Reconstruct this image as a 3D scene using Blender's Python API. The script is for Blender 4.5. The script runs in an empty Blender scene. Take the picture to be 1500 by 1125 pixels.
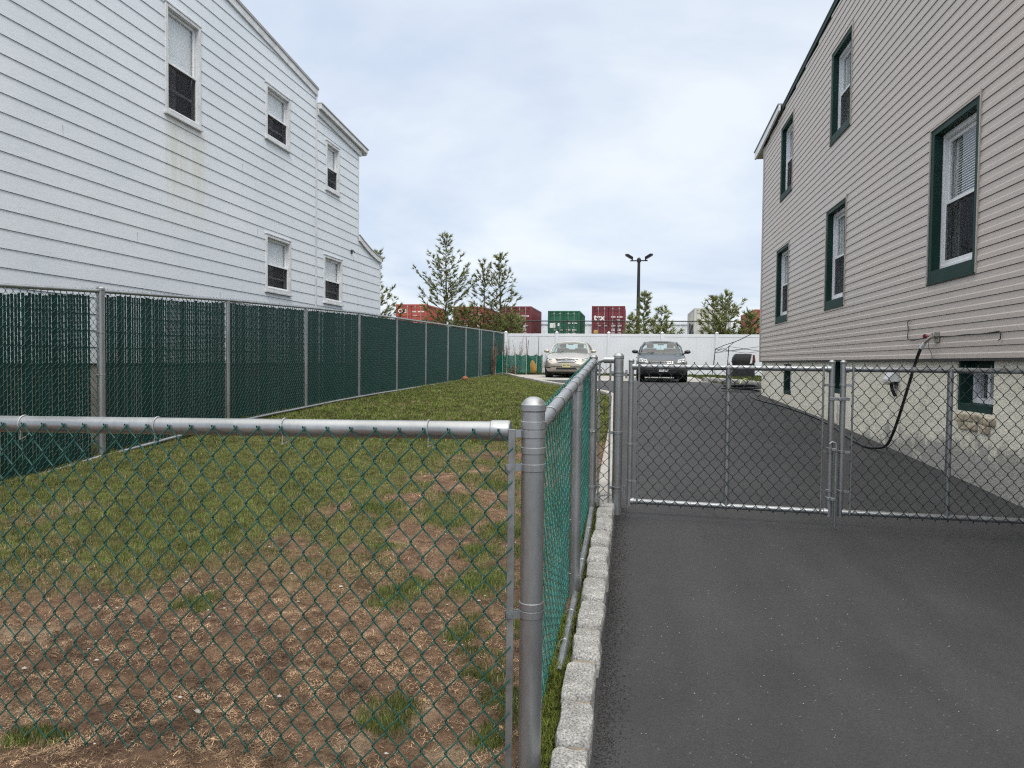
import bpy, math, random
import numpy as np
from mathutils import Vector, Matrix, noise as mnoise
from mathutils.bvhtree import BVHTree

random.seed(7)
rng = np.random.default_rng(11)
scene = bpy.context.scene
COL = scene.collection
PI = math.pi

# ------------------------------------------------------------------ helpers
def tag(o, label=None, cat=None, group=None, kind=None):
    if label: o['label'] = label
    if cat: o['category'] = cat
    if group: o['group'] = group
    if kind: o['kind'] = kind
    return o

def thing(name, label, cat, loc=(0, 0, 0), rz=0.0, group=None):
    o = bpy.data.objects.new(name, None)
    o.empty_display_size = 0.2
    COL.objects.link(o)
    o.location = loc
    o.rotation_euler = (0, 0, rz)
    return tag(o, label, cat, group)

def clone(o, parent=None):
    c = o.copy()
    COL.objects.link(c)
    if parent is not None:
        c.parent = parent
    for ch in list(o.children):
        clone(ch, c)
    return c

def ground_z(y):
    return float(np.interp(y, GY, GZ))
GY = np.array([-20, -6, 0, 2.3, 5.4, 7.2, 12.5, 20, 25, 33, 35.5, 41, 60, 500])
GZ = np.array([-.9, -.45, -.22, -.10, .06, .15, .36, .54, .62, .72, .76, 2.35, 2.4, 2.4])

class MB:
    """collects vertices and faces, then links them as one mesh object"""
    def __init__(s):
        s.v = []; s.f = []; s.m = []; s.cur = 0
    def add(s, verts, faces):
        b = len(s.v)
        s.v.extend([tuple(p) for p in verts])
        for q in faces:
            s.f.append(tuple(b + i for i in q)); s.m.append(s.cur)
        return s
    def quad(s, a, b, c, d):
        return s.add([a, b, c, d], [(0, 1, 2, 3)])
    def box(s, x0, x1, y0, y1, z0, z1):
        if x0 > x1: x0, x1 = x1, x0
        if y0 > y1: y0, y1 = y1, y0
        if z0 > z1: z0, z1 = z1, z0
        v = [(x0, y0, z0), (x1, y0, z0), (x1, y1, z0), (x0, y1, z0), (x0, y0, z1), (x1, y0, z1), (x1, y1, z1), (x0, y1, z1)]
        return s.add(v, [(3, 2, 1, 0), (4, 5, 6, 7), (0, 1, 5, 4), (1, 2, 6, 5), (2, 3, 7, 6), (3, 0, 4, 7)])
    def tube(s, pts, r, n=8, cap=True, closed=False):
        """round tube along a polyline; r one radius or a list"""
        pts = [Vector(p) for p in pts]
        m = len(pts)
        rs = r if isinstance(r, (list, tuple)) else [r] * m
        b = len(s.v)
        up = None
        for i in range(m):
            if closed: t = pts[(i + 1) % m] - pts[i - 1]
            else: t = pts[min(i + 1, m - 1)] - pts[max(i - 1, 0)]
            if t.length < 1e-9: t = Vector((0, 0, 1))
            t.normalize()
            if up is None:
                a = Vector((0, 0, 1)) if abs(t.z) < .9 else Vector((1, 0, 0))
                u = t.cross(a).normalized()
            else:
                u = up - t * up.dot(t)
                if u.length < 1e-6: u = t.orthogonal()
                u.normalize()
            up = u
            w = t.cross(u)
            for k in range(n):
                a = 2 * PI * k / n
                s.v.append(tuple(pts[i] + (u * math.cos(a) + w * math.sin(a)) * rs[i]))
        for i in range(m if closed else m - 1):
            j = (i + 1) % m
            for k in range(n):
                k2 = (k + 1) % n
                s.f.append((b + i * n + k, b + i * n + k2, b + j * n + k2, b + j * n + k)); s.m.append(s.cur)
        if cap and not closed:
            s.f.append(tuple(b + k for k in range(n))[::-1]); s.m.append(s.cur)
            s.f.append(tuple(b + (m - 1) * n + k for k in range(n))); s.m.append(s.cur)
        return s
    def cyl(s, p, q, r, n=12):
        return s.tube([p, q], r, n)
    def lathe(s, o, axis, prof, n=20):
        """prof: list of (radius, height along axis) from point o"""
        o = Vector(o); ax = Vector(axis).normalized()
        u = ax.orthogonal().normalized(); w = ax.cross(u)
        b = len(s.v)
        for (r, h) in prof:
            for k in range(n):
                a = 2 * PI * k / n
                s.v.append(tuple(o + ax * h + (u * math.cos(a) + w * math.sin(a)) * r))
        for i in range(len(prof) - 1):
            for k in range(n):
                k2 = (k + 1) % n
                s.f.append((b + i * n + k, b + i * n + k2, b + (i + 1) * n + k2, b + (i + 1) * n + k)); s.m.append(s.cur)
        s.f.append(tuple(b + k for k in range(n))[::-1]); s.m.append(s.cur)
        s.f.append(tuple(b + (len(prof) - 1) * n + k for k in range(n))); s.m.append(s.cur)
        return s
    def prism(s, poly, axis, a0, a1):
        """extrude a 2-D outline along 'x','y' or 'z' from a0 to a1"""
        def P(p, a):
            return {'x': (a, p[0], p[1]), 'y': (p[0], a, p[1]), 'z': (p[0], p[1], a)}[axis]
        n = len(poly)
        v = [P(p, a0) for p in poly] + [P(p, a1) for p in poly]
        f = [tuple(range(n))[::-1], tuple(range(n, 2 * n))]
        f += [(i, (i + 1) % n, n + (i + 1) % n, n + i) for i in range(n)]
        return s.add(v, f)
    def build(s, name, mats, parent=None, smooth=False, bevel=0.0, seg=2, fix=True):
        me = bpy.data.meshes.new(name)
        me.from_pydata(s.v, [], s.f)
        if not isinstance(mats, (list, tuple)): mats = [mats]
        for m in mats: me.materials.append(m)
        if len(mats) > 1: me.polygons.foreach_set('material_index', s.m)
        if smooth:
            me.polygons.foreach_set('use_smooth', [True] * len(s.f))
            try: me.set_sharp_from_angle(angle=math.radians(smooth if smooth is not True else 40))
            except Exception: pass
        if fix:
            import bmesh
            bm = bmesh.new(); bm.from_mesh(me)
            bmesh.ops.recalc_face_normals(bm, faces=bm.faces)
            bm.to_mesh(me); bm.free()
        me.update()
        o = bpy.data.objects.new(name, me)
        COL.objects.link(o)
        if parent is not None: o.parent = parent
        if bevel:
            b = o.modifiers.new('bevel', 'BEVEL'); b.width = bevel; b.segments = seg; b.limit_method = 'ANGLE'
        return o

def np_mesh(name, verts, faces, mat, parent=None, col=None, smooth=False):
    """fast mesh from numpy arrays (all faces same size); col = per-vertex colour"""
    me = bpy.data.meshes.new(name)
    nv = len(verts); nf, k = faces.shape
    me.vertices.add(nv); me.vertices.foreach_set('co', verts.astype(np.float32).ravel())
    me.loops.add(nf * k); me.loops.foreach_set('vertex_index', faces.astype(np.int32).ravel())
    me.polygons.add(nf); me.polygons.foreach_set('loop_start', np.arange(0, nf * k, k, dtype=np.int32))
    me.polygons.foreach_set('loop_total', np.full(nf, k, dtype=np.int32))
    if smooth: me.polygons.foreach_set('use_smooth', np.ones(nf, dtype=bool))
    me.update(calc_edges=True)
    if col is not None:
        a = me.color_attributes.new('tint', 'FLOAT_COLOR', 'POINT')
        c = np.ones((nv, 4), np.float32); c[:, :3] = col
        a.data.foreach_set('color', c.ravel())
    me.materials.append(mat)
    me.validate()
    o = bpy.data.objects.new(name, me)
    COL.objects.link(o)
    if parent is not None: o.parent = parent
    return o

# value noise in numpy (for where grass grows)
_perm = rng.random((256, 256))
def vnoise(x, y):
    x = np.asarray(x, float); y = np.asarray(y, float)
    xi = np.floor(x).astype(int); yi = np.floor(y).astype(int)
    fx = x - xi; fy = y - yi
    fx = fx * fx * (3 - 2 * fx); fy = fy * fy * (3 - 2 * fy)
    g = lambda a, b: _perm[a & 255, b & 255]
    return (g(xi, yi) * (1 - fx) + g(xi + 1, yi) * fx) * (1 - fy) + (g(xi, yi + 1) * (1 - fx) + g(xi + 1, yi + 1) * fx) * fy
def fbm(x, y, o=4):
    s = 0; a = .5
    for i in range(o):
        s = s + a * vnoise(x * 2 ** i + 17.3 * i, y * 2 ** i + 9.1 * i); a *= .5
    return s / (1 - .5 ** o)

# ------------------------------------------------------------------ materials
class NT:
    def __init__(s, name):
        s.mat = bpy.data.materials.new(name); s.mat.use_nodes = True
        s.t = s.mat.node_tree; s.t.nodes.clear()
        s.out = s.n('ShaderNodeOutputMaterial')
    def n(s, typ, **kw):
        d = s.t.nodes.new(typ)
        for k, v in kw.items():
            if k in d.inputs.keys() if isinstance(k, str) else False: d.inputs[k].default_value = v
            else: setattr(d, k, v)
        return d
    def l(s, a, b): s.t.links.new(a, b)

def setin(d, **kw):
    for k, v in kw.items():
        d.inputs[k.replace('_', ' ')].default_value = v
    return d

def pmat(name, col, rough=.6, metal=0.0, spec=.5, var=.12, vscale=3.0, fine=.08, fscale=60.0, bump=0.0, bscale=80.0, stretch=None, col2=None, coat=0.0, contrast=(0.35, 0.65)):
    """principled material whose colour wanders between two tones at two scales, with an optional bump"""
    k = NT(name)
    p = k.n('ShaderNodeBsdfPrincipled'); k.l(p.outputs[0], k.out.inputs[0])
    setin(p, Roughness=rough, Metallic=metal)
    p.inputs['Specular IOR Level'].default_value = spec
    p.inputs['Coat Weight'].default_value = coat
    tc = k.n('ShaderNodeTexCoord'); vec = tc.outputs['Object']
    if stretch:
        mp = k.n('ShaderNodeMapping'); mp.inputs['Scale'].default_value = stretch; k.l(vec, mp.inputs['Vector']); vec = mp.outputs[0]
    n1 = k.n('ShaderNodeTexNoise'); setin(n1, Scale=vscale, Detail=5.0, Roughness=.6); k.l(vec, n1.inputs['Vector'])
    n2 = k.n('ShaderNodeTexNoise'); setin(n2, Scale=fscale, Detail=3.0); k.l(vec, n2.inputs['Vector'])
    r = k.n('ShaderNodeValToRGB')
    c1 = [max(0, c * (1 - var)) for c in col]; c2 = [min(1, c * (1 + var)) for c in col] if col2 is None else list(col2)
    r.color_ramp.elements[0].position = contrast[0]; r.color_ramp.elements[1].position = contrast[1]
    r.color_ramp.elements[0].color = (*c1, 1); r.color_ramp.elements[1].color = (*c2, 1)
    k.l(n1.outputs[0], r.inputs[0])
    mr = k.n('ShaderNodeMapRange'); setin(mr, From_Min=.3, From_Max=.7, To_Min=1 - fine, To_Max=1 + fine); k.l(n2.outputs[0], mr.inputs[0])
    mx = k.n('ShaderNodeMix', data_type='RGBA', blend_type='MULTIPLY'); mx.inputs[0].default_value = 1
    k.l(r.outputs[0], mx.inputs[6]); k.l(mr.outputs[0], mx.inputs[7])
    k.l(mx.outputs[2], p.inputs['Base Color'])
    rr = k.n('ShaderNodeMapRange'); setin(rr, From_Min=.3, From_Max=.7, To_Min=max(.02, rough - .08), To_Max=min(1, rough + .08)); k.l(n1.outputs[0], rr.inputs[0]); k.l(rr.outputs[0], p.inputs['Roughness'])
    if bump:
        n3 = k.n('ShaderNodeTexNoise'); setin(n3, Scale=bscale, Detail=4.0, Roughness=.65); k.l(vec, n3.inputs['Vector'])
        b = k.n('ShaderNodeBump'); setin(b, Strength=1.0, Distance=bump); k.l(n3.outputs[0], b.inputs['Height']); k.l(b.outputs[0], p.inputs['Normal'])
    k.p = p; k.vec = vec; k.mx = mx
    k.mat['_'] = 1
    KITS[name] = k
    return k.mat
KITS = {}

def glass_mat(name, tint=(.96, .97, .97), refl=1.0):
    k = NT(name)
    tr = k.n('ShaderNodeBsdfTransparent'); tr.inputs[0].default_value = (*tint, 1)
    gl = k.n('ShaderNodeBsdfGlossy'); setin(gl, Roughness=.02); gl.inputs[0].default_value = (refl, refl, refl, 1)
    fr = k.n('ShaderNodeFresnel'); setin(fr, IOR=1.5); ge = k.n('ShaderNodeNewGeometry')
    fm = k.n('ShaderNodeMath', operation='MULTIPLY_ADD'); fm.inputs[1].default_value = -1; fm.inputs[2].default_value = 1; k.l(ge.outputs['Backfacing'], fm.inputs[0])
    ff_ = k.n('ShaderNodeMath', operation='MULTIPLY'); k.l(fr.outputs[0], ff_.inputs[0]); k.l(fm.outputs[0], ff_.inputs[1])   # the far side of a pane adds no second mirror
    mx = k.n('ShaderNodeMixShader'); k.l(ff_.outputs[0], mx.inputs[0]); k.l(tr.outputs[0], mx.inputs[1]); k.l(gl.outputs[0], mx.inputs[2])
    k.l(mx.outputs[0], k.out.inputs[0])
    return k.mat

M = {}
M['galv'] = pmat('galvanised_steel', (.32, .335, .345), rough=.38, metal=.8, var=.12, vscale=7, fine=.05, fscale=90, stretch=(1, 1, .35))
M['alu'] = pmat('aluminium_tie', (.45, .46, .47), rough=.35, metal=.7, var=.08)
M['galv_dull'] = pmat('dull_galvanised_steel', (.26, .275, .28), rough=.45, metal=.75, var=.16, vscale=7, fine=.1)
M['green_wire'] = pmat('green_vinyl_wire', (.008, .075, .062), rough=.4, var=.25, vscale=5)
M['teal_wire'] = pmat('green_vinyl_wire_side', (.042, .205, .178), rough=.4, var=.25, vscale=5)
M['dark_wire'] = pmat('dark_vinyl_wire', (.012, .022, .022), rough=.45, var=.2, vscale=5)
M['slat'] = pmat('green_slat', (.003, .027, .0235), rough=.6, spec=.2, var=.3, vscale=2.2, fine=.25, fscale=30, stretch=(6, 6, 1))
M['white_vinyl'] = pmat('white_vinyl', (.68, .70, .735), rough=.45, var=.04, vscale=1.2, fine=.02)
M['concrete'] = pmat('concrete', (.34, .325, .30), rough=.9, var=.18, vscale=4, fine=.2, fscale=90, bump=.002, bscale=70)
M['apron'] = pmat('concrete_apron', (.33, .32, .30), rough=.9, var=.15, vscale=1.3, fine=.12, fscale=40, bump=.002, bscale=50)
M['granite'] = pmat('granite', (.29, .285, .275), rough=.9, var=.2, vscale=9, fine=.62, fscale=130, bump=.005, bscale=45)
M['mortar'] = pmat('mortar', (.25, .21, .15), rough=.95, var=.2, vscale=10, fine=.2, bump=.003)
M['green_trim'] = pmat('green_painted_trim', (.007, .036, .028), rough=.6, spec=.25, var=.18, vscale=3)
M['white_frame'] = pmat('white_window_frame', (.72, .74, .77), rough=.4, var=.05, vscale=2)
M['old_white_frame'] = pmat('weathered_white_frame', (.58, .59, .60), rough=.5, var=.12, vscale=6, col2=(.66, .68, .70))
M['screen'] = pmat('insect_screen', (.022, .022, .026), rough=.7, var=.55, vscale=3.5, fine=.15, fscale=200)
def screen_mat():
    k = NT('insect_mesh')
    d = k.n('ShaderNodeBsdfDiffuse'); d.inputs[0].default_value = (.030, .031, .035, 1)
    t = k.n('ShaderNodeBsdfTransparent'); m = k.n('ShaderNodeMixShader'); m.inputs[0].default_value = .62
    k.l(d.outputs[0], m.inputs[1]); k.l(t.outputs[0], m.inputs[2]); k.l(m.outputs[0], k.out.inputs[0]); return k.mat
M['mesh_screen'] = screen_mat()
M['dark_room'] = pmat('dark_interior', (.045, .045, .048), rough=.9)
M['blind'] = pmat('window_blind', (.70, .72, .74), rough=.6, var=.05, vscale=2)
M['curtain'] = pmat('grey_curtain', (.52, .54, .54), rough=.9, var=.25, vscale=5, stretch=(4, 4, .4))
M['drape'] = pmat('dim_drape', (.30, .29, .29), rough=.9, var=.5, vscale=7, stretch=(3, 5, .3))
M['beige_trim'] = pmat('beige_trim', (.42, .385, .355), rough=.55, var=.05)
M['glass'] = glass_mat('window_glass')
M['car_glass'] = glass_mat('car_glass', (.74, .89, .91))
M['black_rubber'] = pmat('black_rubber', (.012, .012, .013), rough=.5, var=.25, vscale=8)
M['tyre'] = pmat('tyre', (.018, .018, .018), rough=.85)
M['black_metal'] = pmat('black_painted_metal', (.012, .013, .016), rough=.5)
M['black_cloth'] = pmat('black_cloth', (.012, .012, .014), rough=.8, var=.4, vscale=4, bump=.01, bscale=9)
M['roof'] = pmat('grey_roofing', (.33, .33, .33), rough=.9, fine=.2)
M['stake'] = pmat('pale_stake', (.45, .47, .42), rough=.8, var=.2)
M['twig'] = pmat('dry_twig', (.17, .11, .075), rough=.9, var=.3)
M['bark'] = pmat('bark', (.07, .055, .042), rough=.95, var=.3, vscale=10, bump=.02, bscale=30)
M['chrome'] = pmat('chrome', (.75, .76, .78), rough=.15, metal=1.0, var=.03)
M['interior'] = pmat('car_interior', (.05, .055, .06), rough=.9)

def tint_mat(name, rough=.7, trans=.25):
    k = NT(name)
    a = k.n('ShaderNodeAttribute', attribute_name='tint')
    d = k.n('ShaderNodeBsdfPrincipled'); setin(d, Roughness=rough); d.inputs['Specular IOR Level'].default_value = .25
    t = k.n('ShaderNodeBsdfTranslucent')
    m = k.n('ShaderNodeMixShader'); m.inputs[0].default_value = trans
    k.l(a.outputs['Color'], d.inputs['Base Color']); k.l(a.outputs['Color'], t.inputs[0])
    k.l(d.outputs[0], m.inputs[1]); k.l(t.outputs[0], m.inputs[2]); k.l(m.outputs[0], k.out.inputs[0])
    return k.mat
M['blade'] = tint_mat('grass_blades')
M['needle'] = tint_mat('pine_needles', .6, .2)

def siding_white():
    k = NT('white_lap_siding')
    p = k.n('ShaderNodeBsdfPrincipled'); k.l(p.outputs[0], k.out.inputs[0]); setin(p, Roughness=.5)
    tc = k.n('ShaderNodeTexCoord'); v = tc.outputs['Object']
    n = k.n('ShaderNodeTexNoise'); setin(n, Scale=.6, Detail=5.0); k.l(v, n.inputs['Vector'])
    r = k.n('ShaderNodeValToRGB'); e = r.color_ramp.elements
    e[0].position = .3; e[0].color = (.63, .68, .73, 1); e[1].position = .7; e[1].color = (.70, .74, .785, 1)
    k.l(n.outputs[0], r.inputs[0])
    # faint rusty run-off below the large upper window: a stain with its own shape
    sp = k.n('ShaderNodeSeparateXYZ'); k.l(v, sp.inputs[0])
    def band(sock, a, b, c, d):
        m1 = k.n('ShaderNodeMapRange', interpolation_type='SMOOTHSTEP'); setin(m1, From_Min=a, From_Max=b); k.l(sock, m1.inputs[0])
        m2 = k.n('ShaderNodeMapRange', interpolation_type='SMOOTHSTEP'); setin(m2, From_Min=c, From_Max=d, To_Min=1.0, To_Max=0.0); k.l(sock, m2.inputs[0])
        mm = k.n('ShaderNodeMath', operation='MULTIPLY'); k.l(m1.outputs[0], mm.inputs[0]); k.l(m2.outputs[0], mm.inputs[1]); return mm.outputs[0]
    by = band(sp.outputs['Y'], 9.45, 9.6, 10.3, 10.7); bz = band(sp.outputs['Z'], 3.0, 4.4, 4.85, 4.95)
    mm = k.n('ShaderNodeMath', operation='MULTIPLY'); k.l(by, mm.inputs[0]); k.l(bz, mm.inputs[1])
    mp = k.n('ShaderNodeMapping'); mp.inputs['Scale'].default_value = (3, 7, .5); k.l(v, mp.inputs[0])
    n2 = k.n('ShaderNodeTexNoise'); setin(n2, Scale=1.5, Detail=4.0); k.l(mp.outputs[0], n2.inputs['Vector'])
    mr = k.n('ShaderNodeMapRange'); setin(mr, From_Min=.35, From_Max=.65, To_Min=.25, To_Max=.9); k.l(n2.outputs[0], mr.inputs[0])
    m3 = k.n('ShaderNodeMath', operation='MULTIPLY'); k.l(mm.outputs[0], m3.inputs[0]); k.l(mr.outputs[0], m3.inputs[1])
    mx = k.n('ShaderNodeMix', data_type='RGBA'); k.l(m3.outputs[0], mx.inputs[0]); k.l(r.outputs[0], mx.inputs[6]); mx.inputs[7].default_value = (.60, .60, .53, 1)
    # grime specks
    n4 = k.n('ShaderNodeTexNoise'); setin(n4, Scale=9.0, Detail=8.0, Roughness=.75); k.l(v, n4.inputs['Vector'])
    g = k.n('ShaderNodeMapRange'); setin(g, From_Min=.3, From_Max=.5, To_Min=.93, To_Max=1.0); k.l(n4.outputs[0], g.inputs[0])
    m5 = k.n('ShaderNodeMix', data_type='RGBA', blend_type='MULTIPLY'); m5.inputs[0].default_value = 1; k.l(mx.outputs[2], m5.inputs[6]); k.l(g.outputs[0], m5.inputs[7])
    k.l(m5.outputs[2], p.inputs['Base Color'])
    # embossed wood grain
    mp2 = k.n('ShaderNodeMapping'); mp2.inputs['Scale'].default_value = (1, .35, 1); k.l(v, mp2.inputs[0])
    n3 = k.n('ShaderNodeTexNoise'); setin(n3, Scale=26.0, Detail=6.0, Roughness=.7); k.l(mp2.outputs[0], n3.inputs['Vector'])
    b = k.n('ShaderNodeBump'); setin(b, Strength=.6, Distance=.004); k.l(n3.outputs[0], b.inputs['Height']); k.l(b.outputs[0], p.inputs['Normal'])
    return k.mat
M['siding_white'] = siding_white()
M['siding_beige'] = pmat('beige_vinyl_siding', (.515, .452, .408), rough=.42, var=.05, vscale=.9, fine=.03, fscale=30, bump=.0012, bscale=35, stretch=(1, .25, 1))

def stucco():
    k = NT('cream_stucco')
    p = k.n('ShaderNodeBsdfPrincipled'); k.l(p.outputs[0], k.out.inputs[0]); setin(p, Roughness=.95)
    tc = k.n('ShaderNodeTexCoord'); v = tc.outputs['Object']
    sp = k.n('ShaderNodeSeparateXYZ'); k.l(v, sp.inputs[0])
    n = k.n('ShaderNodeTexNoise'); setin(n, Scale=1.6, Detail=7.0, Roughness=.65); k.l(v, n.inputs['Vector'])
    r = k.n('ShaderNodeValToRGB'); e = r.color_ramp.elements
    e[0].position = .32; e[0].color = (.76, .72, .60, 1); e[1].position = .62; e[1].color = (.88, .84, .715, 1)
    k.l(n.outputs[0], r.inputs[0])
    # grey bare patches low on the wall where the paint has worn off
    mr = k.n('ShaderNodeMapRange'); setin(mr, From_Min=.05, From_Max=.85, To_Min=.37, To_Max=-.06); k.l(sp.outputs['Z'], mr.inputs[0])
    yr = k.n('ShaderNodeMapRange'); setin(yr, From_Min=6.0, From_Max=18.0, To_Min=.02, To_Max=-.22); k.l(sp.outputs['Y'], yr.inputs[0])
    a0 = k.n('ShaderNodeMath', operation='ADD'); k.l(mr.outputs[0], a0.inputs[0]); k.l(yr.outputs[0], a0.inputs[1])
    n2 = k.n('ShaderNodeTexNoise'); setin(n2, Scale=2.1, Detail=9.0, Roughness=.72); k.l(v, n2.inputs['Vector'])
    a1 = k.n('ShaderNodeMath', operation='ADD'); k.l(a0.outputs[0], a1.inputs[0]); k.l(n2.outputs[0], a1.inputs[1])
    st = k.n('ShaderNodeMapRange', interpolation_type='SMOOTHSTEP'); setin(st, From_Min=.54, From_Max=.68, To_Min=0.0, To_Max=.85); k.l(a1.outputs[0], st.inputs[0])
    mx = k.n('ShaderNodeMix', data_type='RGBA'); k.l(st.outputs[0], mx.inputs[0]); k.l(r.outputs[0], mx.inputs[6]); mx.inputs[7].default_value = (.33, .325, .31, 1)
    # fine speckle
    n5 = k.n('ShaderNodeTexNoise'); setin(n5, Scale=42.0, Detail=4.0, Roughness=.7); k.l(v, n5.inputs['Vector'])
    g = k.n('ShaderNodeMapRange'); setin(g, From_Min=.32, From_Max=.48, To_Min=.78, To_Max=1.0); k.l(n5.outputs[0], g.inputs[0])
    m5 = k.n('ShaderNodeMix', data_type='RGBA', blend_type='MULTIPLY'); m5.inputs[0].default_value = 1; k.l(mx.outputs[2], m5.inputs[6]); k.l(g.outputs[0], m5.inputs[7])
    k.l(m5.outputs[2], p.inputs['Base Color'])
    b = k.n('ShaderNodeBump'); setin(b, Strength=1.0, Distance=.012); k.l(n5.outputs[0], b.inputs['Height'])
    b2 = k.n('ShaderNodeBump'); setin(b2, Strength=1.0, Distance=.04); k.l(n2.outputs[0], b2.inputs['Height']); k.l(b.outputs[0], b2.inputs['Normal'])
    k.l(b2.outputs[0], p.inputs['Normal'])
    return k.mat
M['stucco'] = stucco()

def asphalt():
    k = NT('sealed_asphalt')
    p = k.n('ShaderNodeBsdfPrincipled'); k.l(p.outputs[0], k.out.inputs[0]); p.inputs['Specular IOR Level'].default_value = .35
    tc = k.n('ShaderNodeTexCoord'); v = tc.outputs['Object']
    n = k.n('ShaderNodeTexNoise'); setin(n, Scale=.75, Detail=6.0, Roughness=.6); k.l(v, n.inputs['Vector'])
    mp = k.n('ShaderNodeMapping'); mp.inputs['Scale'].default_value = (1.0, .22, 1); k.l(v, mp.inputs[0])
    nb = k.n('ShaderNodeTexNoise'); setin(nb, Scale=3.5, Detail=5.0); k.l(mp.outputs[0], nb.inputs['Vector'])
    av = k.n('ShaderNodeMath', operation='ADD'); k.l(n.outputs[0], av.inputs[0]); k.l(nb.outputs[0], av.inputs[1])
    r = k.n('ShaderNodeValToRGB'); e = r.color_ramp.elements
    e[0].position = .40; e[0].color = (.033, .0332, .0358, 1); e[1].position = .62; e[1].color = (.050, .050, .0535, 1)
    hv = k.n('ShaderNodeMath', operation='MULTIPLY'); hv.inputs[1].default_value = .5; k.l(av.outputs[0], hv.inputs[0]); k.l(hv.outputs[0], r.inputs[0])
    # aggregate
    vo = k.n('ShaderNodeTexVoronoi'); setin(vo, Scale=170.0); k.l(v, vo.inputs['Vector'])
    sp2 = k.n('ShaderNodeSeparateColor'); k.l(vo.outputs['Color'], sp2.inputs[0])
    g = k.n('ShaderNodeMapRange'); setin(g, To_Min=.84, To_Max=1.16); k.l(sp2.outputs[0], g.inputs[0])
    m5 = k.n('ShaderNodeMix', data_type='RGBA', blend_type='MULTIPLY'); m5.inputs[0].default_value = 1; k.l(r.outputs[0], m5.inputs[6]); k.l(g.outputs[0], m5.inputs[7])
    # worn pale grit showing through in patches
    n4 = k.n('ShaderNodeTexNoise'); setin(n4, Scale=1.1, Detail=5.0, Roughness=.7); k.l(v, n4.inputs['Vector'])
    wp = k.n('ShaderNodeMapRange'); setin(wp, From_Min=.45, From_Max=.75, To_Min=1.0, To_Max=.985); k.l(n4.outputs[0], wp.inputs[0])
    gt = k.n('ShaderNodeMath', operation='GREATER_THAN'); k.l(sp2.outputs[1], gt.inputs[0]); k.l(wp.outputs[0], gt.inputs[1])
    mx = k.n('ShaderNodeMix', data_type='RGBA'); k.l(gt.outputs[0], mx.inputs[0]); k.l(m5.outputs[2], mx.inputs[6]); mx.inputs[7].default_value = (.105, .105, .10, 1)
    k.l(mx.outputs[2], p.inputs['Base Color'])
    rr = k.n('ShaderNodeMapRange'); setin(rr, From_Min=.3, From_Max=.7, To_Min=.68, To_Max=.85); k.l(nb.outputs[0], rr.inputs[0]); k.l(rr.outputs[0], p.inputs['Roughness'])
    b = k.n('ShaderNodeBump'); setin(b, Strength=.8, Distance=.004); k.l(vo.outputs['Distance'], b.inputs['Height'])
    b2 = k.n('ShaderNodeBump'); setin(b2, Strength=.5, Distance=.02); k.l(nb.outputs[0], b2.inputs['Height']); k.l(b.outputs[0], b2.inputs['Normal'])
    k.l(b2.outputs[0], p.inputs['Normal'])
    return k.mat
M['asphalt'] = asphalt()

def soil():
    k = NT('soil_and_thatch')
    p = k.n('ShaderNodeBsdfPrincipled'); k.l(p.outputs[0], k.out.inputs[0]); setin(p, Roughness=1.0); p.inputs['Specular IOR Level'].default_value = .1
    a = k.n('ShaderNodeAttribute', attribute_name='tint')
    tc = k.n('ShaderNodeTexCoord'); v = tc.outputs['Object']
    n = k.n('ShaderNodeTexNoise'); setin(n, Scale=13.0, Detail=10.0, Roughness=.80); k.l(v, n.inputs['Vector'])
    g = k.n('ShaderNodeMapRange'); setin(g, From_Min=.34, From_Max=.66, To_Min=.38, To_Max=1.6); k.l(n.outputs[0], g.inputs[0])
    m = k.n('ShaderNodeMix', data_type='RGBA', blend_type='MULTIPLY'); m.inputs[0].default_value = 1; k.l(a.outputs['Color'], m.inputs[6]); k.l(g.outputs[0], m.inputs[7])
    k.l(m.outputs[2], p.inputs['Base Color'])
    n3 = k.n('ShaderNodeTexNoise'); setin(n3, Scale=60.0, Detail=8.0, Roughness=.75); k.l(v, n3.inputs['Vector'])
    b = k.n('ShaderNodeBump'); setin(b, Strength=1.0, Distance=.03); k.l(n3.outputs[0], b.inputs['Height']); k.l(b.outputs[0], p.inputs['Normal'])
    return k.mat
M['soil'] = soil()

def paint(name, col, flake=.15):
    m = pmat(name, col, rough=.32, metal=.45 if col[0] > .2 else .15, var=.05, vscale=2, fine=.02, coat=.6 if col[0] > .2 else .3)
    return m
M['silver_paint'] = paint('silver_beige_paint', (.40, .37, .325))
M['dark_paint'] = paint('dark_slate_paint', (.024, .029, .036))
M['headlight'] = pmat('headlight_lens', (.30, .315, .30), rough=.1, var=.3, vscale=12, spec=.9)
# ------------------------------------------------------------------ terrain
def smooth(a, b, x):
    t = np.clip((x - a) / (b - a), 0, 1); return t * t * (3 - 2 * t)
def kerb_x(y):          # centre line of the kerb between lawn and driveway
    return np.interp(y, [-20, 6, 8, 11, 16.5, 17.9, 22.8, 27, 30, 31], [-.19, -.19, -.215, -.235, -.36, -.58, -2.72, -4.25, -5.15, -5.6])
TUFTS = [(-2.07, 5.57, .28), (-1.26, 3.82, .20), (-.89, 4.1, .28), (-.93, 2.62, .12), (-2.09, 2.24, .10), (-.76, 3.36, .13), (-.5, 2.75, .16), (-1.44, 5.37, .3), (-.95, 5.08, .28),
         (-.66, 4.6, .2), (-.62, 3.05, .12), (-.48, 3.5, .12), (-1.0, 4.55, .2), (-1.7, 4.6, .16), (-.6, 5.9, .3), (-1.2, 6.6, .35), (-2.3, 3.55, .14), (-.47, 2.45, .1), (-2.9, 2.7, .1)]
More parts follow.
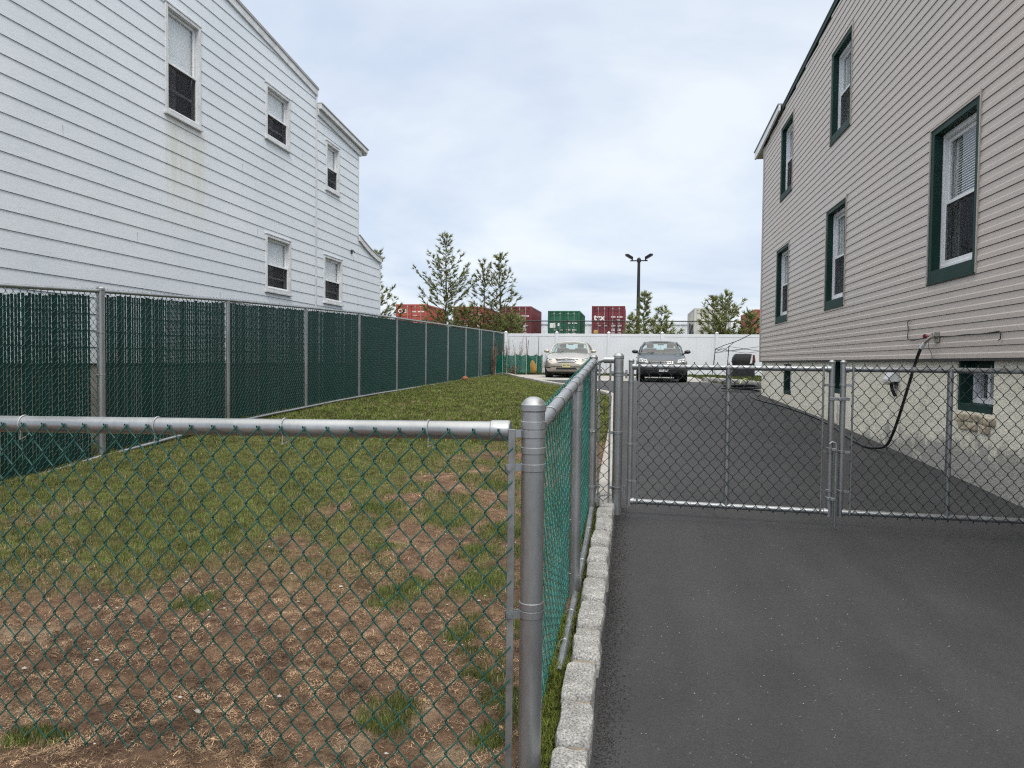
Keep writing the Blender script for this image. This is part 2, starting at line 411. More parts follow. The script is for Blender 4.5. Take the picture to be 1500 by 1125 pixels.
def greenness(x, y):
    yb = np.interp(x, [-7, -3.6, -3.3, -2.75, -2.45, -2.25, -1.9, -1.5, -.3], [3.1, 3.5, 3.9, 4.2, 5.6, 6.9, 8.4, 9.6, 9.8])
    n1 = fbm(x * .9 + 3, y * .7 + 5); n2 = fbm(x * 2.6 + 30, y * 2.2 + 11, 3)
    p = .5 + (y - yb) / 1.5 + 1.5 * (n1 - .5) + 1.0 * (n2 - .5)
    mixed = smooth(3.4, 5.0, y) * .8 * smooth(.44, .62, n2 + .25 * (n1 - .5)) * (x > -3)
    dry = smooth(.62, .76, fbm(x * 1.1 + 61, y * .8 + 2)) * .4 * (y < 17)       # straw coloured patches in the green
    p = np.clip(p, 0, 1) * (1 - dry)
    t = np.zeros_like(p)
    for (a, b, r) in TUFTS:
        d = np.hypot((x - a) + .25 * (n2 - .5), (y - b) * .8 + .35 * (fbm(x * 5 + 7, y * 5, 2) - .5))
        t = np.maximum(t, 1 - smooth(.45 * r, r, d))
    return np.clip(np.maximum(np.maximum(p, mixed), t), 0, 1)
def is_lawn(x, y):
    return ((x < kerb_x(y) - .05) & (y < 30.5)) | ((y > 31.2) & (y < 34)) | ((x > 2.75) & (y > 23.0) & (y < 34) & ((x - 2.6) * 2.6 + (y - 25.8) > 0))

def micro(x, y):          # clods and hollows in the bare soil
    a = fbm(x * 7, y * 7, 3) - .5; b = vnoise(x * 15 + 3, y * 15 + 7)
    return a * .05 + (np.abs(b - .5) - .25) * -.03
xs = np.concatenate([[-300, -120, -60, -40, -30, -24, -19, -15, -12, -10, -8.5, -7.4], np.arange(-6.6, -3.2, .07), np.arange(-3.2, -.25, .035), np.arange(-.2, 8, .4), [9, 10.5, 12, 15, 20, 30, 45, 70, 130, 300]])
ys = np.concatenate([[-20, -10, -5, -2, 0, 1], np.arange(1.8, 4.6, .035), np.arange(4.6, 8, .055), np.arange(8, 14, .12), np.arange(14, 42, .4), [44, 47, 50, 55, 60, 70, 85, 110, 150, 220, 320, 500]])
XX, YY = np.meshgrid(xs, ys)
ZZ = np.interp(YY, GY, GZ)
lw = is_lawn(XX, YY)
near = lw & (YY < 14) & (YY > 1.7) & (XX > -6.7)
bump = (fbm(XX * 2.2, YY * 2.2, 4) - .5) * .07 + micro(XX, YY)
ZZ = ZZ + np.where(near, bump, 0)
ZZ = np.where((~lw) & (XX > -.25) & (XX < 4) & (YY < 32), ZZ - .015, ZZ)
G = greenness(XX, YY)
s1 = fbm(XX * 1.7 + 9, YY * 1.7, 4); s2 = fbm(XX * 5 + 2, YY * 5 + 8, 3)
soilc = np.array([.215, .138, .090]); sandc = np.array([.40, .31, .215]); darkc = np.array([.125, .080, .058]); turf = np.array([.115, .120, .046])
w = .7 * smooth(.58, .74, s1 * .6 + s2 * .4)[..., None]; w2 = (1 - smooth(.36, .5, s1 * .5 + s2 * .5))[..., None]
bare = soilc * (1 - w) + sandc * w
bare = bare * (1 - .7 * w2) + darkc * .7 * w2
C = bare * (1 - G[..., None]) + turf * G[..., None]
gravel = np.array([.17, .16, .15]) * (.8 + .4 * s1[..., None])
far = np.array([.10, .095, .07]) * (.7 + .6 * s1[..., None])
C = np.where(lw[..., None], C, np.where((YY > 34)[..., None], far, gravel))
ny, nx = XX.shape
idx = np.arange(nx * ny).reshape(ny, nx)
F = np.stack([idx[:-1, :-1], idx[:-1, 1:], idx[1:, 1:], idx[1:, :-1]], -1).reshape(-1, 4)
ground = np_mesh('ground', np.stack([XX, YY, ZZ], -1).reshape(-1, 3), F, M['soil'], col=C.reshape(-1, 3), smooth=True)
tag(ground, kind='structure')

def sheet(name, mat, ys_, xl, xr, dz, nx_=14):
    V = []; 
    for y in ys_:
        a, b = xl(y), xr(y)
        for i in range(nx_ + 1):
            x = a + (b - a) * i / nx_
            V.append((x, y, ground_z(y) + dz))
    V = np.array(V); idx = np.arange(len(V)).reshape(len(ys_), nx_ + 1)
    F = np.stack([idx[:-1, :-1], idx[:-1, 1:], idx[1:, 1:], idx[1:, :-1]], -1).reshape(-1, 4)
    return np_mesh(name, V, F, mat)
yr = sorted(set(list(np.arange(-16, 25.5, .5)) + [2.3, 5.4, 7.2, 17.7, 22.8, 25.5]))
drive = sheet('driveway', M['asphalt'], yr, lambda y: kerb_x(y) + .03, lambda y: np.interp(y, [-16, 18.8, 19.4, 23.2, 25.5], [3.23, 3.23, 3.6, 3.5, 2.7]), .012)
tag(drive, kind='structure')
yr2 = [25.5, 27, 28.5, 30, 31.2]
apron = sheet('concrete_pad', M['apron'], yr2, lambda y: kerb_x(y) + .03, lambda y: np.interp(y, [25.5, 31.2], [2.68, 2.5]), .016)
tag(apron, kind='structure')

# ------------------------------------------------------------------ kerbs
def stone(mb, c, s, seed, rough=.012, p=7.0, n=6):
    """rounded, slightly irregular block, centre c, half sizes s"""
    rr = random.Random(seed); off = Vector((rr.uniform(0, 99), rr.uniform(0, 99), rr.uniform(0, 99)))
    skew = [rr.uniform(-.07, .07) for _ in range(4)]
    verts = {}; V = []; Fs = []
    def vid(i, j, k):
        key = (i, j, k)
        if key not in verts:
            q = Vector((2 * i / n - 1, 2 * j / n - 1, 2 * k / n - 1))
            L = (abs(q.x) ** p + abs(q.y) ** p + abs(q.z) ** p) ** (1 / p)
            q = q / L
            q.x += skew[0] * q.y + skew[2] * q.z; q.y += skew[1] * q.x
            w = Vector((c[0] + q.x * s[0], c[1] + q.y * s[1], c[2] + q.z * s[2]))
            d = mnoise.noise(w * 14 + off) * rough + mnoise.noise(w * 45 + off) * rough * .5
            w += q.normalized() * d
            verts[key] = len(V); V.append(w)
        return verts[key]
    for a in range(n):
        for b in range(n):
            for side in (0, n):
                Fs.append((vid(a, b, side), vid(a + 1, b, side), vid(a + 1, b + 1, side), vid(a, b + 1, side)))
                Fs.append((vid(a, side, b), vid(a + 1, side, b), vid(a + 1, side, b + 1), vid(a, side, b + 1)))
                Fs.append((vid(side, a, b), vid(side, a + 1, b), vid(side, a + 1, b + 1), vid(side, a, b + 1)))
    mb.add(V, Fs)

kerb = thing('granite_kerb', 'low kerb of pale granite blocks along the edge of the black driveway in front of the gate', 'kerb', (-.19, 4.0, ground_z(4)))
def under(o, p):
    """parent without moving"""
    o.parent = p; o.matrix_parent_inverse = Matrix.Translation(-Vector(p.location)) if p.rotation_euler.z == 0 else p.matrix_basis.inverted()
    return o
y = 1.75; i = 0
mort = MB()
while y < 6.0:
    L = random.uniform(.30, .37)
    if y + L > 6.05: L = 6.08 - y
    mb = MB(); zc = ground_z(y + L / 2)
    stone(mb, (-.183 + random.uniform(-.006, .006), y + L / 2, zc + .02 + random.uniform(-.006, .008)), (.062, L / 2 - .005, .085), i, .011, 9, 8)
    under(mb.build('kerb_block', M['granite'], smooth=50), kerb)
    mort.box(-.232, -.136, y + L - .02, y + L + .02, zc - .06, zc + .088)
    y += L; i += 1
under(mort.build('mortar', M['mortar'], bevel=.006), kerb)

def strip_kerb(name, pts, w, h, mat, label, cat, low=.06):
    P = []
    for a, b in zip(pts[:-1], pts[1:]):
        n = max(1, int((Vector(b) - Vector(a)).length / .5))
        for i in range(n): P.append(Vector(a).lerp(Vector(b), i / n))
    P.append(Vector(pts[-1]))
    mb = MB(); V = []
    for i, p in enumerate(P):
        t = (P[min(i + 1, len(P) - 1)] - P[max(i - 1, 0)]).normalized(); nrm = Vector((-t.y, t.x))
        z = ground_z(p.y)
        for (o, hh) in ((-w / 2 - .01, -low), (-w / 2, h - .015), (-w / 2 + .015, h), (w / 2 - .015, h), (w / 2, h - .015), (w / 2 + .01, -low)):
            q = p + nrm * o; V.append((q.x, q.y, z + hh + (random.uniform(-.004, .004) if hh > 0 else 0)))
    Fs = []
    for i in range(len(P) - 1):
        for k in range(5): Fs.append((i * 6 + k, i * 6 + k + 1, i * 6 + k + 7, i * 6 + k + 6))
    Fs += [tuple(range(6))[::-1], tuple((len(P) - 1) * 6 + k for k in range(6))]
    mb.add(V, Fs)
    return tag(mb.build(name, mat), label, cat)
strip_kerb('concrete_kerb', [(-.22, 6.09), (-.235, 8), (-.255, 11), (-.38, 16.5), (-.60, 17.9), (-2.74, 22.8), (-4.27, 27), (-5.17, 30), (-5.6, 31)], .14, .09, M['concrete'],
           'pale concrete kerb edging the lawn from behind the gate post to the rear parking pad', 'kerb')
bk = thing('stone_kerb', 'short curved kerb of rounded pale stones in front of the small rear grass patch', 'kerb', (3, 24.5, ground_z(24.5)))
for i in range(9):
    t = i / 8; a = Vector((2.62, 26.2)).lerp(Vector((3.85, 22.9)), t)
    mb = MB(); stone(mb, (a.x + .12 * math.sin(t * 3.1), a.y, ground_z(a.y) + .05), (.12, .21, .12), 200 + i, .02, 5)
    under(mb.build('kerb_block', M['granite'], smooth=50), bk)

# ------------------------------------------------------------------ grass
def blades(name, n, xr_, yr_, hmin, hmax, wid, keep, colour, lean=.6, lay=False, label=None):
    x = rng.uniform(*xr_, n); 
    y = 1 / rng.uniform(1 / yr_[1], 1 / yr_[0], n) if yr_[2] else rng.uniform(yr_[0], yr_[1], n)
    k = keep(x, y) > rng.random(n)
    x, y = x[k], y[k]; n = len(x)
    z = np.interp(y, GY, GZ)
    nearm = (y < 14) & (y > 1.7) & (x > -6.7)
    z = z + np.where(nearm, (fbm(x * 2.2, y * 2.2, 4) - .5) * .07 + micro(x, y), 0)
    h = rng.uniform(hmin, hmax, n) * (.75 + .5 * vnoise(x * 3, y * 3)); a = rng.uniform(0, 2 * PI, n); l = rng.uniform(0, lean, n)
    wd = wid * np.clip(y / 4.5, 1, 3.6) * rng.uniform(.6, 1.4, n)
    if lay:
        el = rng.uniform(-.05, .45, n)
        dx, dy, dz = np.cos(a) * np.cos(el) * h, np.sin(a) * np.cos(el) * h, np.sin(el) * h
        z = z + rng.uniform(.0, .012, n)
    else:
        dx, dy, dz = np.cos(a) * l * h, np.sin(a) * l * h, h * np.sqrt(np.clip(1 - .5 * l * l, .2, 1))
    b = a + PI / 2 + rng.uniform(-.6, .6, n)
    px, py = np.cos(b) * wd / 2, np.sin(b) * wd / 2
    base = np.stack([x, y, z - .004], -1); off = np.stack([px, py, 0 * px], -1); tip = np.stack([dx, dy, dz], -1)
    sag = np.stack([dx * .35, dy * .35, dz * .62], -1)
    V = np.stack([base - off, base + off, base + sag - off * .8, base + sag + off * .8, base + tip], 1).reshape(-1, 3)
    i0 = np.arange(n)[:, None] * 5
    T = np.concatenate([i0 + np.array([[0, 1, 3]]), i0 + np.array([[0, 3, 2]]), i0 + np.array([[2, 3, 4]])], 0)
    c = colour(x, y, n)
    col = np.repeat(c, 5, 0)
    o = np_mesh(name, V, T, M['blade'], col=col)
    tag(o, label, 'grass', kind='stuff')
    return o
def mixc(a, b, t): return np.array(a) * (1 - t[:, None]) + np.array(b) * t[:, None]
def green_col(x, y, n):
    t = rng.random(n); dryb = rng.random(n) < (.20 + .45 * (1 - greenness(x, y)))
    c = mixc((.070, .112, .020), (.215, .262, .066), np.clip(t * .7 + .5 * (fbm(x * 1.3, y * 1.3, 3) - .35), 0, 1))
    d = mixc((.20, .155, .085), (.33, .27, .17), t)
    return np.where(dryb[:, None], d, c) * (.55 + .9 * smooth(.2, .8, .5 * vnoise(x * 17, y * 17) + .5 * fbm(x * 6, y * 6, 2)))[:, None]
def straw_col(x, y, n):
    t = rng.random(n) ** 1.3
    return mixc((.12, .074, .045), (.56, .40, .26), t) * ((.7 + .6 * fbm(x * 2, y * 2, 3)) * (.35 + 1.3 * smooth(.25, .75, .5 * vnoise(x * 24, y * 24) + .5 * fbm(x * 11 + 5, y * 11, 2))))[:, None]
LX = (-6.05, -.28)
blades('lawn_grass', 330000, LX, (2.0, 9.0, True), .018, .042, .0032, lambda x, y: greenness(x, y) * is_lawn(x, y) * (x > -y * 1.02 - .6), green_col, label='short patchy spring lawn between the green slat fence and the driveway')
blades('lawn_grass', 150000, LX, (9.0, 31.0, True), .025, .055, .0048, lambda x, y: (.25 + .75 * greenness(x, y)) * is_lawn(x, y), green_col, label='far lawn running up to the garden corner and the rear kerb')
blades('dry_thatch_grass', 520000, LX, (2.0, 8.5, True), .008, .030, .0021, lambda x, y: (1 - .75 * greenness(x, y)) * is_lawn(x, y) * (x > -y * 1.02 - .6) * (.25 + .75 * smooth(.25, .5, fbm(x * 1.6 + 40, y * 1.6, 3))) * smooth(.28, .5, fbm(x * 13 + 4, y * 13, 3)), straw_col, lay=True, label='flattened dry brown grass over the bare soil behind the front fence')
def tk(x, y):
    t = np.zeros_like(x)
    for (a, b, r) in TUFTS: t = np.maximum(t, 1 - smooth(.15 * r, .95 * r, np.hypot(x - a + .22 * (fbm(x * 6, y * 6, 2) - .5), y - b + .3 * (fbm(x * 6 + 9, y * 6 + 4, 2) - .5))))
    t = t * smooth(.3, .6, fbm(x * 14, y * 14, 2))
    return t
blades('grass_tufts', 170000, (-3.1, -.3), (2.0, 7.0, False), .022, .050, .0032, tk, lambda x, y, n: mixc((.060, .095, .026), (.185, .225, .070), rng.random(n)), lean=.9, label='dark green grass tufts standing in the bare brown soil')
blades('kerb_weeds', 26000, (-.34, -.235), (1.9, 6.0, False), .02, .05, .006, lambda x, y: smooth(.3, .6, fbm(x * 5, y * 2.2, 3)), lambda x, y, n: mixc((.07, .10, .015), (.20, .23, .05), rng.random(n)), lean=1.0, label='mossy green weeds growing between the side fence and the granite kerb')
blades('rear_grass', 30000, (-5.6, 6.5), (22.9, 33.3, False), .05, .09, .02, lambda x, y: is_lawn(x, y) * ((y > 31.2) | (x > 2.7)), lambda x, y, n: mixc((.05, .075, .018), (.12, .14, .045), rng.random(n)), label='strip of grass below the white fence behind the parked cars')

# pebbles and grit
def peb(name, pts, rmin, rmax, mat, label, cat):
    mb = MB()
    for (x, y, dz) in pts:
        r = random.uniform(rmin, rmax); a = random.uniform(0, PI)
        V = []
        for (u, v, w) in ((1, 0, 0), (0, 1, 0), (-1, 0, 0), (0, -1, 0), (0, 0, .7), (0, 0, -.7)):
            s = random.uniform(.7, 1.3) * r
            V.append((x + (u * math.cos(a) - v * math.sin(a)) * s * 1.3, y + (u * math.sin(a) + v * math.cos(a)) * s, ground_z(y) + dz + w * s))
        mb.add(V, [(0, 1, 4), (1, 2, 4), (2, 3, 4), (3, 0, 4), (1, 0, 5), (2, 1, 5), (3, 2, 5), (0, 3, 5)])
    return tag(mb.build(name, mat), label, cat, kind='stuff')
M['grit'] = pmat('pale_grit', (.34, .33, .31), rough=.9, var=.4, vscale=30)
M['dark_grit'] = pmat('dark_grit', (.028, .026, .024), rough=.95, var=.5, vscale=30)
pts = [(random.gauss(.75, .45), random.gauss(3.6, .6), .014) for _ in range(220)] + [(random.uniform(-.05, 3.0), random.uniform(2.2, 9), .014) for _ in range(150)]
peb('grit', [p for p in pts if -.1 < p[0] < 3.1 and p[1] > 1.8], .0012, .0028, M['grit'], 'pale grit scattered over the black driveway', 'grit')
pts = [(-.11 + abs(random.gauss(0, .05)), random.uniform(1.8, 5.9), .014) for _ in range(5200)]
peb('crumbs', pts, .001, .003, M['dark_grit'], 'loose dark crumbs of asphalt along the granite kerb', 'crumbs')
pts = [(random.uniform(-3, -.5), random.uniform(2.2, 4.5), .0) for _ in range(110)]
peb('pebbles', pts, .004, .011, M['grit'], 'small pale pebbles lying in the bare soil', 'pebbles')
# ------------------------------------------------------------------ chain link
def chain(name, mat, parent, P0, u, nrm, width, zbot, ztop, pitch=.0417, step=.051, r=.0024, ns=5, jitter=.0, bend=.006):
    """woven wire: zig-zag wires hooked into their neighbours. P0 start (x,y), u unit direction along the
    fence, nrm unit normal; zbot/ztop are functions of the distance along the fence"""
    N = int(width / pitch)
    pitch = width / N
    H = ztop(0) - zbot(0)
    K = int(round(H / step)); 
    paths = []
    for i in range(N):
        pts = []
        s0 = i * pitch
        zb = zbot(s0 + pitch / 2); zt = ztop(s0 + pitch / 2); st = (zt - zb) / K
        ph = random.uniform(-jitter, jitter)
        for k in range(K + 1):
            side = (k + i) % 2
            s = s0 + pitch * side + (r * .9 if side else -r * .9) + ph * (0 if k in (0, K) else 1)
            z = zb + st * k
            d = r * 1.15 * (1 if side else -1)
            if k == 0: pts += [(s, z - .004, d), (s, z + bend * .6, -d)]
            elif k == K: pts += [(s, z - bend * .6, d), (s, z + .004, -d)]
            else: pts += [(s, z - bend * .5, d), (s, z + bend * .5, -d)]
        paths.append(pts)
    A = np.array(paths)                       # N, n, 3 (s, z, d)
    u = np.array([u[0], u[1]]); nv = np.array([nrm[0], nrm[1]])
    X = P0[0] + A[..., 0] * u[0] + A[..., 2] * nv[0]; Y = P0[1] + A[..., 0] * u[1] + A[..., 2] * nv[1]
    P = np.stack([X, Y, A[..., 1]], -1)
    T = np.zeros_like(P); T[:, 1:-1] = P[:, 2:] - P[:, :-2]; T[:, 0] = P[:, 1] - P[:, 0]; T[:, -1] = P[:, -1] - P[:, -2]
    T /= np.linalg.norm(T, axis=-1, keepdims=True)
    U = np.broadcast_to(np.array([nv[0], nv[1], 0.0]), P.shape); U = U - T * (U * T).sum(-1, keepdims=True); U /= np.linalg.norm(U, axis=-1, keepdims=True)
    W = np.cross(T, U)
    ang = np.arange(ns) * 2 * PI / ns
    V = P[:, :, None, :] + r * (U[:, :, None, :] * np.cos(ang)[None, None, :, None] + W[:, :, None, :] * np.sin(ang)[None, None, :, None])
    n = P.shape[1]
    idx = np.arange(N * n * ns).reshape(N, n, ns)
    a = idx[:, :-1]; b = idx[:, 1:]
    F = np.stack([a, np.roll(a, -1, 2), np.roll(b, -1, 2), b], -1).reshape(-1, 4)
    return np_mesh(name, V.reshape(-1, 3), F, mat, parent, smooth=True)

def cap_prof(r):       # domed post cap
    return [(r * 1.02, -.004), (r * 1.10, 0), (r * 1.10, r * .50), (r * 1.055, r * .54), (r * 1.0, r * .62), (r * .84, r * .86), (r * .62, r * 1.04), (r * .34, r * 1.16), (.0005, r * 1.20)]
def post(parent, x, y, zb, zt, r, cap=True, n=24, mat='galv', name='post', lean=0.0):
    mb = MB(); mb.tube([(x, y, zb), (x, y, zt)], r, n)
    p = mb.build(name, M[mat], parent, smooth=40)
    if cap:
        c = MB(); c.lathe((x, y, zt - r * .5), (0, 0, 1), cap_prof(r), n)
        c.build('post_cap', M[mat], p, smooth=35)
    return p
def band(parent, x, y, z, r, dirv, h=.022, arm=.03, mat='galv', name='brace_band'):
    """clamp round a post with a bolted ear along dirv"""
    mb = MB(); mb.lathe((x, y, z - h / 2), (0, 0, 1), [(r + .0012, 0), (r + .0032, .0015), (r + .0032, h - .0015), (r + .0012, h)], 24)
    d = Vector((dirv[0], dirv[1], 0)).normalized(); s = Vector((-d.y, d.x, 0))
    a = Vector((x, y, z)) + d * (r * .85); b = Vector((x, y, z)) + d * (r + arm)
    hh = Vector((0, 0, h / 2 - .001))
    for sg in (-1, 1):
        o = s * sg * .0045; t = s * sg * .0022
        q = [a + o - hh, b + o - hh, b + o + hh, a + o + hh]
        mb.add([v for v in q] + [v + t for v in q], [(0, 1, 2, 3), (7, 6, 5, 4), (0, 4, 5, 1), (1, 5, 6, 2), (2, 6, 7, 3), (3, 7, 4, 0)])
    c = b - d * .009
    mb.tube([c - s * .014, c + s * .014], .0042, 8); mb.tube([c + s * .010, c + s * .0165], .008, 6)
    return mb.build(name, M[mat], parent, smooth=35)
def wire_tie(parent, c, ax, r, hook, wr=.0019, mat='galv', turns=1.0, tail=.05):
    """tie wire wrapped round a rail at c (axis ax) with its ends hooked towards the mesh"""
    ax = Vector(ax).normalized(); u = Vector((0, 0, 1)) if abs(ax.z) < .8 else Vector((0, 1, 0)); u = (u - ax * u.dot(ax)).normalized(); w = ax.cross(u)
    pts = []
    for i in range(15):
        a = -2.2 + 4.6 * i / 14
        pts.append(Vector(c) + (u * math.cos(a) + w * math.sin(a)) * (r + wr) + ax * (.012 * (i / 14 - .5)))
    pts.append(pts[-1] + Vector(hook)); pts.append(pts[-1] + ax * tail * .5 + Vector((0, 0, .012)))
    pts.insert(0, pts[0] + Vector(hook) * .8)
    mb = MB(); mb.tube(pts, wr, 6)
    return mb.build('tie_wire', M[mat], parent, smooth=40)

# ---- front fence along the pavement, seen nearest
FY = 2.28; FX = -.313
zr = lambda x: 1.073 + (x + .35) * .0135          # height of the top rail
ff = thing('chain_link_fence', 'green chain link fence across the foreground, ending at a round capped corner post', 'fence')
post(ff, FX, FY, -.35, 1.16, .0378, n=40, name='corner_post')
mb = MB(); mb.tube([(-4.2, FY, zr(-4.2)), (-.42, FY, zr(-.42))], .0302, 28); rail = mb.build('top_rail', M['galv'], ff, smooth=40)
mb = MB(); mb.lathe((-.452, FY, zr(-.45)), (1, 0, .0135), [(.0318, 0), (.0345, .003), (.0345, .057), (.030, .064), (.006, .066)], 28); mb.build('rail_cup', M['galv'], rail, smooth=35)
mb = MB(); mb.box(-.389, -.366, FY - .036, FY - .030, -.2, 1.082)
tb = mb.build('tension_bar', M['galv_dull'], ff, bevel=.0015)
band(ff, FX, FY, 1.066, .0378, (-1, -.25), h=.026, arm=.045)
band(ff, FX, FY, 1.094, .0378, (.2, 1), h=.026, arm=.03)
band(ff, FX, FY, 1.012, .0378, (.1, 1), h=.022, arm=.03, name='tension_band')
band(ff, FX, FY, .957, .0378, (-1, -.45), h=.025, arm=.055, name='tension_band')
band(ff, FX, FY, .478, .0378, (-1, -.5), h=.026, arm=.05, name='tension_band')
band(ff, FX, FY, .505, .0378, (.1, 1), h=.024, arm=.03, name='tension_band')
chain('wire_mesh', M['green_wire'], ff, (-4.2, FY - .036), (1, 0), (0, -1), 4.2 - .378, lambda s: -.11 + .0, lambda s: zr(-4.2 + s) + .004, r=.0026, ns=6, jitter=.0015)
for x in (-2.21, -1.665, -1.18, -.665, -2.8, -3.4):
    wire_tie(ff, (x, FY, zr(x)), (1, 0, 0), .0302, (0, -.004, -.03), wr=.0024, mat='alu')

# ---- side fence along the kerb
sf = thing('chain_link_fence', 'green chain link fence along the granite kerb, from corner post to driveway gate', 'fence')
SX = -.300
zs = lambda y: 1.085 + (y - 2.3) * .0655
mb = MB(); mb.tube([(SX, 2.335, zs(2.33)), (SX, 5.66, zs(5.66))], .0250, 24); mb.build('top_rail', M['galv'], sf, smooth=40)
post(sf, SX + .002, 3.93, -.2, zs(3.93) - .02, .0302, cap=False, n=28)
mb = MB(); y0 = 3.93; z0 = zs(y0)
mb.lathe((SX + .002, y0, z0 - .055), (0, 0, 1), [(.0305, 0), (.0335, .002), (.0335, .035), (.022, .06)], 24)
mb.tube([(SX, y0 - .03, zs(y0 - .03)), (SX, y0 + .03, zs(y0 + .03))], .031, 20); mb.build('loop_cap', M['galv'], sf, smooth=35)
post(sf, -.303, 5.70, -.1, 1.34, .0302, n=28)
mb = MB(); mb.tube([(SX + .01, 3.02, ground_z(3.0) + .018), (SX + .012, 3.9, ground_z(3.9) + .026), (SX + .01, 4.9, ground_z(4.9) + .04), (SX, 5.66, ground_z(5.66) + .06)], .021, 20); mb.build('bottom_rail', M['galv'], sf, smooth=40)
chain('wire_mesh', M['teal_wire'], sf, (SX - .030, 2.33), (0, 1), (-1, 0), 3.34, lambda s: ground_z(2.33 + s) - .01, lambda s: zs(2.33 + s) + .022, r=.0024, ns=6, jitter=.004)
for y in (2.62, 2.95, 3.3, 3.66, 4.15, 4.5, 4.85, 5.2, 5.5):
    wire_tie(sf, (SX, y, zs(y)), (0, 1, 0), .0250, (-.006, 0, -.02), wr=.0022)
for z in (.93, .42, .12): wire_tie(sf, (SX + .002, 3.93, z), (0, 0, 1), .0302, (-.012, .0, 0), wr=.0018)
for y in (3.25, 3.6, 4.4, 5.1): wire_tie(sf, (SX + .011, y, ground_z(y) + .042), (0, 1, 0), .0238, (-.012, 0, .01), wr=.0016)
band(sf, -.303, 5.70, 1.235, .0302, (1, 0), arm=.035, name='tension_band'); band(sf, -.303, 5.70, .30, .0302, (1, 0), arm=.035, name='tension_band'); band(sf, -.303, 5.70, 1.285, .0302, (1, 0), arm=.03)
band(sf, -.303, 5.70, 1.26, .0302, (0, -1), arm=.03); band(sf, -.303, 5.70, .75, .0302, (0, -1), arm=.03, name='tension_band')
GPX, GPY = -.105, 5.71
post(sf, GPX, GPY, -.1, 1.352, .0385, n=32, name='gate_post')
mb = MB(); mb.tube([(-.268, 5.705, 1.303), (-.22, 5.705, 1.318)], .017, 14); mb.tube([(-.222, 5.705, 1.318), (-.14, 5.705, 1.318)], .0265, 20); mb.build('top_rail', M['galv'], sf, smooth=40)
mb = MB(); mb.box(-.262, -.246, 5.665, 5.67, .15, 1.29); mb.box(-.176, -.160, 5.665, 5.67, .15, 1.29); mb.build('tension_bar', M['galv_dull'], sf)
chain('wire_mesh', M['dark_wire'], sf, (-.258, 5.664), (1, 0), (0, -1), .094, lambda s: .14, lambda s: 1.28, r=.0024, ns=5)
for z in (1.22, .74, .30): band(sf, GPX, GPY, z, .0385, (-1, -.3), arm=.03, name='tension_band')
for z in (1.205, .285): 
    band(sf, GPX, GPY, z, .0385, (1, -.35), h=.03, arm=.035, name='hinge_band')
    mb = MB(); mb.tube([(GPX + .062, GPY - .025, z - .03), (GPX + .062, GPY - .025, z + .035)], .009, 10); mb.build('hinge_pin', M['galv_dull'], sf, smooth=40)

# ---- the two leaves of the driveway gate
def gate(label, xa, xb, ya, yb, zb, zt, hinge_left):
    g = thing('driveway_gate', label, 'gate', group='leaves of the chain link driveway gate')
    r = .0212
    L = math.hypot(xb - xa, yb - ya); u = ((xb - xa) / L, (yb - ya) / L); nv = (u[1], -u[0])
    P = lambda s, z, d=0: (xa + u[0] * s + nv[0] * d, ya + u[1] * s + nv[1] * d, z)
    st0 = .0; st1 = L
    for s in (st0, st1):
        tall = (s == st1) == hinge_left
        top = zt + (.055 if tall else .05)
        mb = MB(); mb.tube([P(s, zb - .035), P(s, top)], r, 18); st = mb.build('stile', M['galv'], g, smooth=40)
        c = MB(); c.lathe(P(s, top - .012), (0, 0, 1), cap_prof(r), 18); c.build('stile_cap', M['galv'], st, smooth=35)
    for nm, z in (('top_rail', zt), ('bottom_rail', zb)):
        mb = MB(); mb.tube([P(r, z), P(L - r, z)], r * .95, 18); 
        for s in (r, L - r): mb.lathe(P(s + (-.018 if s > L / 2 else .018), z), (u[0] * (1 if s > L / 2 else -1), u[1] * (1 if s > L / 2 else -1), 0), [(r * .95, 0), (r * 1.25, .004), (r * 1.3, .03)], 16)
        mb.build(nm, M['galv'], g, smooth=40)
    mb = MB(); mb.tube([P(L / 2, zb), P(L / 2, zt)], r * .95, 16); mb.build('mid_stile', M['galv'], g, smooth=40)
    for s in (.062, L - .062):
        mb = MB(); mb.tube([P(s, zb - .01, r + .004), P(s, zt + .03, r + .004)], .0075, 8); mb.build('tension_bar', M['galv_dull'], g, smooth=40)
    for s, sg in ((0, 1), (L, -1)):
        for z in (zb + .16, (zb + zt) / 2 - .08, zt - .12):
            b = P(s, z); band(g, b[0], b[1], z, r, (u[0] * sg + nv[0] * .35, u[1] * sg + nv[1] * .35), h=.02, arm=.045, name='tension_band')
    chain('wire_mesh', M['dark_wire'], g, P(.055, 0, r + .006)[:2], u, nv, L - .11, lambda s: zb - .025, lambda s: zt + .035, r=.0025, ns=5, jitter=.002)
    for i in range(5):
        s = .2 + i * (L - .4) / 4
        wire_tie(g, P(s, zt), (u[0], u[1], 0), r, (nv[0] * .008, nv[1] * .008, -.012), wr=.0013, mat='galv_dull'); wire_tie(g, P(s, zb), (u[0], u[1], 0), r, (nv[0] * .008, nv[1] * .008, .012), wr=.0013, mat='galv_dull')
    return g, P, r
gl, P, r = gate('left gate leaf, hinged at the kerb end, with the drop rod', -.005, 1.466, 5.69, 5.60, .200, 1.268, True)
L = math.hypot(1.471, .09)
mb = MB(); a = P(L + .036, .095, .028); b = P(L + .036, .70, .028); mb.tube([a, b, (b[0] - .004, b[1], b[2] + .02), (b[0] - .03, b[1], b[2] + .028), (b[0] - .045, b[1], b[2] + .01)], .0085, 10); mb.build('drop_rod', M['galv_dull'], gl, smooth=40)
